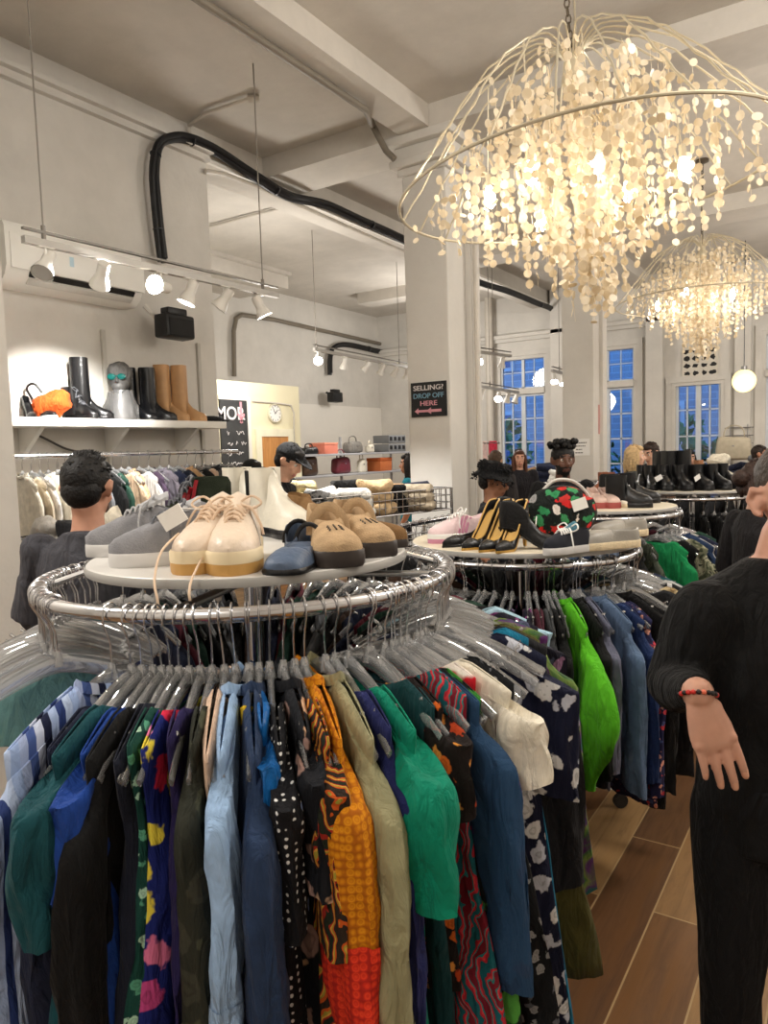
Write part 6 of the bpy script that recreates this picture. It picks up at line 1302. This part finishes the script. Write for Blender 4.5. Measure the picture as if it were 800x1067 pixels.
    # soft colouring by place: lips, brows, nails stay on the one body mesh
    SK = skinmat('skin_%d_%d_%d' % skin, skin); LIP = plain('lip_%d_%d_%d' % skin, tuple(int(c * .8) for c in (skin[0], skin[1] * .85, skin[2] * .9)), .4); BR = plain('brow_%d_%d_%d' % hair[1], tuple(int(c * .9) for c in hair[1]), .8); NL = plain('nail_%d_%d_%d' % skin, tuple(min(255, int(c * 1.1)) for c in skin), .25)
    lipc = hp(0, .086, -.068); brL = [hp(q * .03, .085, .034) for q in (-1, 1)]
    inv = HR.transposed()
    for fi, f in enumerate(body.f):
        c = sum((body.v[i] for i in f), V(0, 0, 0)) / len(f); l = inv @ (c - hc) / s
        if abs(l.z + .068) < .011 and abs(l.x) < .024 and l.y > .07: body.m[fi] = 1
        elif abs(l.z - .036) < .006 and .012 < abs(l.x) < .046 and l.y > .06: body.m[fi] = 2
        elif beard and l.y > .0 and l.z < -.03 and (l.y > .04 or l.z > -.10) and not (abs(l.z + .068) < .013 and abs(l.x) < .026) and l.z > -.125 and not (l.z > -.045 and abs(l.x) < .05): body.m[fi] = 2
        elif hands and vox < .006:
            for n_, r_ in hands:
                if (c - n_).length < r_ * .95: body.m[fi] = 3; break
    for q in (-1, 1):
        body.cur = 4; body.ball(hp(q * .031, .072, .008), .0125 * s, 10, 7); body.cur = 5; body.ball(hp(q * .031, .0815, .008), .0062 * s, 8, 5)
    bo = body.build('body', [SK, LIP, BR, NL, EYE_W, EYE_D], e, True, 80)
    # clothes
    def fold(seed, amp):
        def fn(p): n = noise.noise_vector(p * 9 + V(seed, 0, 0)); n2 = noise.noise_vector(V(p.x * 16, p.y * 16, p.z * 7) + V(0, seed, 0)); return p + n * amp + n2 * amp * .6
        return fn
    tm = topmat or F_('top_%d_%d_%d' % top, top); bm_ = F_('trousers_%d_%d_%d' % bottom, bottom)
    g = .013 * loose; mb = MB(); torso(mb, g)
    cv = max(.006, vox)
    for S_ in 'RL':
        arm(mb, S_, g, min(sleeve, 1.0) if sleeve <= 1 else sleeve)
        if sleeve <= 1: a, b = P['sh' + S_], P['el' + S_]; q = lerp(a, b, sleeve); d_ = (b - a).normalized(); mb.tube([lerp(a, b, sleeve * .4), q], [.06 * s * b_ + g, .062 * s * b_ + g * 1.4], 14)
        else: cap_seg(mb, P['sh' + S_], P['el' + S_], .062 * b_ * s + g, .052 * b_ * s + g)
    t = remesh(mb, cv, 3, fold(loc[0] * 3, .006 * loose)); t.build('shirt', tm, e, True, 80)
    mb = MB(); mb.tube([P['neck'] + V(.058 * s * math.cos(a), .058 * s * math.sin(a) + .004, -.012 * s - .012 * s * math.sin(a)) for a in [2 * PI * k / 24 for k in range(24)]], .009 * s, 8, True); mb.build('neckband', tm, e)
    mb = MB(); mb.loft([ell(mb, c, rx * s + .012, ry * s + .012, V(0, 0, 1)) for c, rx, ry in ((P['pel'] - V(0, 0, .11 * s), .14, .105), (P['pel'], .166 * b_, .118), (lerp(P['pel'], P['waist'], .4), .158 * b_, .112))])
    for S_ in 'RL': leg(mb, S_, .012)
    remesh(mb, cv, 3, fold(loc[1] * 2, .006)).build('trousers', bm_, e, True, 80)
    for S_ in 'RL':
        a = P['an' + S_]; mb = MB().ball(a + V(0, .062 * s, -.045 * s), (.050 * s, .135 * s, .046 * s), 16, 9)
        for v in mb.v: v.z = max(v.z, .001)
        o = mb.build('shoe', plain('shoe_%d_%d_%d' % shoes, shoes, .5), e); MB().bx(a + V(-.05 * s, -.075 * s, -a.z + .0), a + V(.05 * s, .195 * s, -a.z + .022), .012).build('sole', gsole, o)
    # hair and hats
    kind, hcol = hair; HM = plain('hair_%d_%d_%d' % hcol, hcol, .55, 0, .25, 40, .6, 90, .3); rr = random.Random(int(abs(loc[0] * 1000)))
    if kind != 'none':
        mb = MB(); fuzz = lambda p: 1 + .035 * math.sin(p.x * 17 + p.z * 9) * math.sin(p.y * 15 + p.x * 5)
        if kind == 'slick':
            fz_ = lambda p: 1 + .012 * math.sin(p.x * 40 + p.z * 22)
            mb.ball(hp(0, -.020, .052), (.080 * s, .095 * s, .082 * s), 26, 16, HR, fz_); mb.ball(hp(0, -.055, .0), (.066 * s, .050 * s, .062 * s), 18, 12, HR, fz_)
        elif kind == 'flat':
            mb.ball(hp(0, -.014, .045), (.088 * s, .100 * s, .085 * s), 20, 12, HR, fuzz)
            for k in range(60): a = rr.uniform(0, 2 * PI); r_ = rr.uniform(.2, 1) ** .5; mb.ball(hp(.098 * r_ * math.cos(a), -.012 + .10 * r_ * math.sin(a), rr.uniform(.105, .150)), .024 * s, 7, 5)
        else:
            mb.ball(hp(0, -.020, .034), (.084 * s, .098 * s, .092 * s), 22, 14, HR, fuzz)
            mb.ball(hp(0, -.050, -.012), (.072 * s, .058 * s, .066 * s), 16, 10, HR, fuzz)
            mb.ball(hp(0, .045, .085), (.062 * s, .045 * s, .034 * s), 14, 8, HR, fuzz)
            n_t = 170 if kind == 'short' else 50
            for k in range(n_t):
                a = rr.uniform(0, 2 * PI); el = rr.uniform(.15, 1.5); dv_ = V(math.cos(a) * math.cos(el), math.sin(a) * math.cos(el), math.sin(el)); base = V(0, -.02, .034) + V(dv_.x * .080, dv_.y * .094, dv_.z * .088)
                if base.y > .07 and base.z < .06: continue
                tip = base + dv_ * .008 + V(rr.uniform(-.010, .010), .012 * (base.z > .08), -.006 + .018 * (base.z > .09)); mb.tube([hp(*(base * .97)), hp(*lerp(base, tip, .6)), hp(*tip)], [.007 * s, .005 * s, .001], 6)
        if kind in ('long', 'bob', 'bun'):
            ln = {'long': .34, 'bob': .17, 'bun': .06}[kind]
            for k in range(26):
                a = -.45 + (PI + .9) * k / 25 + PI; x, y = .084 * math.cos(a), -.012 + .09 * math.sin(a)
                mb.tube([hp(x * .9, y, .05), hp(x * 1.06, y, -.02), hp(x * 1.08 + rr.uniform(-.01, .01), y - .01, -ln * .6), hp(x * (.9 if kind == 'bob' else 1.0), y - .01 + .02 * (kind == 'long'), -ln + rr.uniform(-.02, .02))], [.016 * s, .020 * s, .019 * s, .008 * s], 7)
        if kind == 'bun': mb.ball(hp(0, -.125, .03), (.05 * s, .045 * s, .048 * s), 14, 9, HR, fuzz)
        mb.build('hair', HM, e, True, 80)
    if hat:
        hk, hcl = hat; hm_ = F_('hat_%d_%d_%d' % hcl, hcl)
        if hk == 'cap':
            mb = MB().ball(hp(0, -.012, .050), (.090 * s, .106 * s, .088 * s), 22, 14, HR, lambda p: 1 if p.z > -.15 else .9); o = mb.build('cap', hm_, e)
            pk = MB(); n_ = 12
            top_ = [hp(.075 * math.cos(PI * k / n_), .07 + .115 * math.sin(PI * k / n_), .062 - .03 * math.sin(PI * k / n_)) for k in range(n_ + 1)]; bot_ = [p - HR @ V(0, 0, .006 * s) for p in top_]
            pk.loft([top_, bot_]); pk.build('cap_peak', hm_, o)
        else:
            mb = MB(); rg = []
            for r_, z in ((.080, .13), (.098, .128), (.104, .07), (.106, .045), (.135, .015), (.138, .02), (.104, .055), (.09, .05)): rg.append([hp(r_ * (1 + .05 * math.sin(7 * t + z * 40)) * math.cos(t), -.01 + r_ * 1.06 * (1 + .05 * math.sin(5 * t)) * math.sin(t), z + .008 * math.sin(6 * t)) for t in [2 * PI * k / 28 for k in range(28)]])
            o = mb.loft(rg).build('bucket_hat', hm_, e, True, 70)
            fz = MB()
            for k in range(240): t = rr.uniform(0, 2 * PI); r_ = rr.choice([.10, .105, .13]); z = .12 - (r_ - .098) * 3 + rr.uniform(-.04, .01); b0 = hp(r_ * math.cos(t), -.01 + r_ * 1.05 * math.sin(t), z); fz.tube([b0, b0 + HR @ V(.016 * math.cos(t) + rr.uniform(-.01, .01), .016 * math.sin(t), rr.uniform(-.016, .01))], [.005, .001], 4)
            tag(fz.build('fuzz', hm_, o), kind='stuff')
    e['s'] = s; del e['s']
    if extra: extra(e, P, s, hp)
    return e
def fdir(d):
    """world heading in degrees of something that faces d degrees off 'toward the camera' (positive to the picture's right)"""
    return math.degrees(heading(d))
def base_xy(x, y, w): p = at(x, y, w); return (p.x, p.y)
def loc_of(e_loc, face, H):
    M_ = (Matrix.Translation((e_loc[0], e_loc[1], 0)) @ Matrix.Rotation(math.radians(face) - PI / 2, 4, 'Z')).inverted(); s = H / 1.75
    return lambda x, y, w: (M_ @ at(x, y, w)) / s
# the man at the right edge
F1 = fdir(-12); L1 = base_xy(815, 600, 1.5); H1 = 1.635; T_ = loc_of(L1, F1, H1)
wr = T_(727, 722, 1.34); kn = T_(744, 772, 1.33); tp = T_(752, 805, 1.335)
R1m = Matrix.Rotation(math.radians(F1) - PI / 2, 3, 'Z').inverted()
def bracelet(e, P, s, hp):
    w_ = P['wrR']; d = ((P['wrR'] - P['elR']).normalized() * .5 + V(0, 0, -1)).normalized(); n1 = d.orthogonal().normalized(); n2 = d.cross(n1); c = w_ + d * .004; rr = random.Random(1)
    cols = [plain('bead_red', (196, 50, 44), .4), plain('bead_black', (30, 26, 26), .4), plain('bead_coral', (222, 110, 84), .4)]
    m_ = MB()
    for k in range(22): a = 2 * PI * k / 22; m_.cur = rr.randrange(3); m_.ball(c + (n1 * math.cos(a) + n2 * math.sin(a)) * .0335 * s, .0048, 7, 5)
    m_.build('beaded_bracelet', cols, e)
person('man in plain black top and trousers at the right edge wearing a red beaded bracelet', L1, F1, H1,
       dict(shR=T_(736, 640, 1.5), elR=T_(706, 712, 1.55), wrR=wr, head=V(-.025, .02, 1.60)), (198, 150, 128), ('slick', (66, 58, 52)), (13, 13, 14), 1.97, (12, 12, 14), .0036, math.radians(6), 0,
       handR=((kn - wr), R1m @ V(-fh.x, -fh.y, .25), R1m @ V(rh.x, rh.y, 0)), extra=bracelet, build_=1.0, loose=1.25, curl=.16)
# the man with his back turned at the wall rail
F2 = fdir(176); L2 = base_xy(93, 560, 2.45)
person('man seen from behind with black hair and dark grey tee facing the wall rail', L2, F2, 1.64, dict(elR=V(.27, .06, 1.14), wrR=V(.16, .30, 1.16), elL=V(-.25, .05, 1.13), wrL=V(-.2, .28, 1.02)), (190, 140, 116), ('short', (16, 14, 14)), (66, 66, 72), .92, (28, 30, 36), .009, 0, -.22, build_=1.0, loose=1.3)
# browsers farther back
def back_person(label, x, yhead, w, d, H=None, **k):
    p = at(x, yhead, w); H = H or clamp(p.z / .925, 1.35, 1.9); return person(label, (p.x, p.y), fdir(d), H, **k)
back_person('person in a black cap and taupe jacket beside the chalkboard', 262, 494, 6.3, 60, skin=(202, 160, 136), hair=('short', (40, 32, 28)), hat=('cap', (26, 28, 30)), top=(124, 112, 104), sleeve=1.9, yaw=0)
def armful(e, P, s, hp): pass
back_person('person in black cap and black top leaning over clothes by the cream office door', 268, 488, 5.3, 70, H=1.74, skin=(206, 160, 134), hair=('short', (30, 26, 24)), hat=('cap', (22, 22, 24)), top=(18, 18, 20), sleeve=.9, lean=.36, J=None, pitch=-.5, loose=1.6)
back_person('person in profile with fuzzy black bucket hat and black tee', 512, 502, 4.45, 72, skin=(150, 104, 78), hair=('short', (20, 16, 14)), hat=('bucket', (18, 18, 20)), top=(22, 24, 32), sleeve=.8, pitch=-.25)
back_person('bearded man in a black tee with tall curly hair before the second column', 586, 481, 5.2, 4, skin=(96, 64, 50), hair=('flat', (14, 12, 12)), top=(20, 20, 22), sleeve=.75, beard=True, build_=1.08)
back_person('woman with long auburn hair sitting by the leftmost window', 541, 484, 9.2, -4, H=1.58, skin=(206, 156, 132), hair=('long', (84, 50, 34)), top=(32, 30, 34), sleeve=1.9)
back_person('person with brown hair seen behind the bucket hat', 516, 482, 8.2, 150, H=1.58, hair=('short', (74, 56, 42)), top=(50, 46, 46), sleeve=1.5)
back_person('blonde woman in a grey green top beside the second column', 660, 484, 7.4, 74, H=1.60, skin=(216, 172, 148), hair=('bob', (196, 166, 122)), top=(66, 68, 66), sleeve=.8, J=dict(elR=V(.22, .22, 1.30), wrR=V(.12, .34, 1.46)))
back_person('dark haired person in a white top facing the blonde woman', 679, 473, 7.9, -60, skin=(206, 160, 134), hair=('short', (48, 34, 28)), top=(206, 202, 198), sleeve=.9, pitch=-.3)
back_person('person with black hair and black top before the window under the patterned picture', 717, 483, 8.8, 0, H=1.52, skin=(196, 150, 126), hair=('bob', (20, 18, 20)), top=(24, 24, 28), sleeve=1.9)
back_person('person in profile in dark clothes beside the beige shoulder bag', 790, 474, 9.2, 60, skin=(186, 132, 106), hair=('short', (44, 32, 26)), top=(60, 54, 52), sleeve=1.9)
back_person('person with dark brown bun seen over the shoulder of the man in black', 790, 508, 3.5, 100, H=1.52, build_=.82, skin=(206, 160, 134), hair=('bun', (50, 34, 28)), top=(30, 28, 30), sleeve=1.9)
back_person('person in a teal top half hidden by the near column', 427, 494, 8.0, -100, H=1.58, skin=(186, 130, 100), hair=('long', (30, 24, 22)), top=(40, 140, 160), sleeve=.4)
# ------------------------------------------------------------------ light
w = bpy.data.worlds.new('dusk'); sc.world = w; w.use_nodes = True
bg = w.node_tree.nodes['Background']; bg.inputs[0].default_value = (.13, .38, 1.0, 1); bg.inputs[1].default_value = 2.6
def plight(loc, power, col=(1, .90, .77), r=.12):
    l = bpy.data.lights.new('lamp_or_fill_light', 'POINT'); l.energy = power; l.color = col; l.shadow_soft_size = r
    o = bpy.data.objects.new('lamp_or_fill_light', l); COL.objects.link(o); o.location = loc; return o
def slight(loc, tgt, power, ang=70, col=(1, .97, .92), r=.03):
    l = bpy.data.lights.new('spot_light', 'SPOT'); l.energy = power; l.color = col; l.spot_size = math.radians(ang); l.spot_blend = .6; l.shadow_soft_size = r
    o = bpy.data.objects.new('spot_light', l); COL.objects.link(o); o.location = loc
    o.rotation_euler = (Vector(tgt) - Vector(loc)).to_track_quat('-Z', 'Y').to_euler(); return o
for p, t, e in SPOTS: slight(p, t, e)
for p, e in BULBS: plight(p, e)
# added fill lights with no fixtures, for the general brightness of the shop
for p, e in (((-.4, -1.4, 3.5), 50), ((.9, 2.9, 3.6), 85), ((-3.0, .4, 3.4), 100), ((1.2, 6.5, 3.4), 90), ((-5.5, 6.2, 2.7), 62), ((-5.6, 10.2, 3.0), 62), ((.6, 10.0, 3.5), 60)):
    plight(p, e * 1.45, (1, .955, .89), .25)
sc.view_settings.view_transform = 'Standard'; sc.view_settings.look = 'None'; sc.view_settings.gamma = 1; sc.view_settings.use_curve_mapping = False
sc.view_settings.exposure = 0.26
sc.cycles.use_denoising = True; sc.cycles.max_bounces = 8; sc.cycles.transparent_max_bounces = 24; sc.cycles.diffuse_bounces = 4; sc.cycles.glossy_bounces = 3; sc.cycles.caustics_reflective = False; sc.cycles.caustics_refractive = False; sc.cycles.sample_clamp_indirect = 6
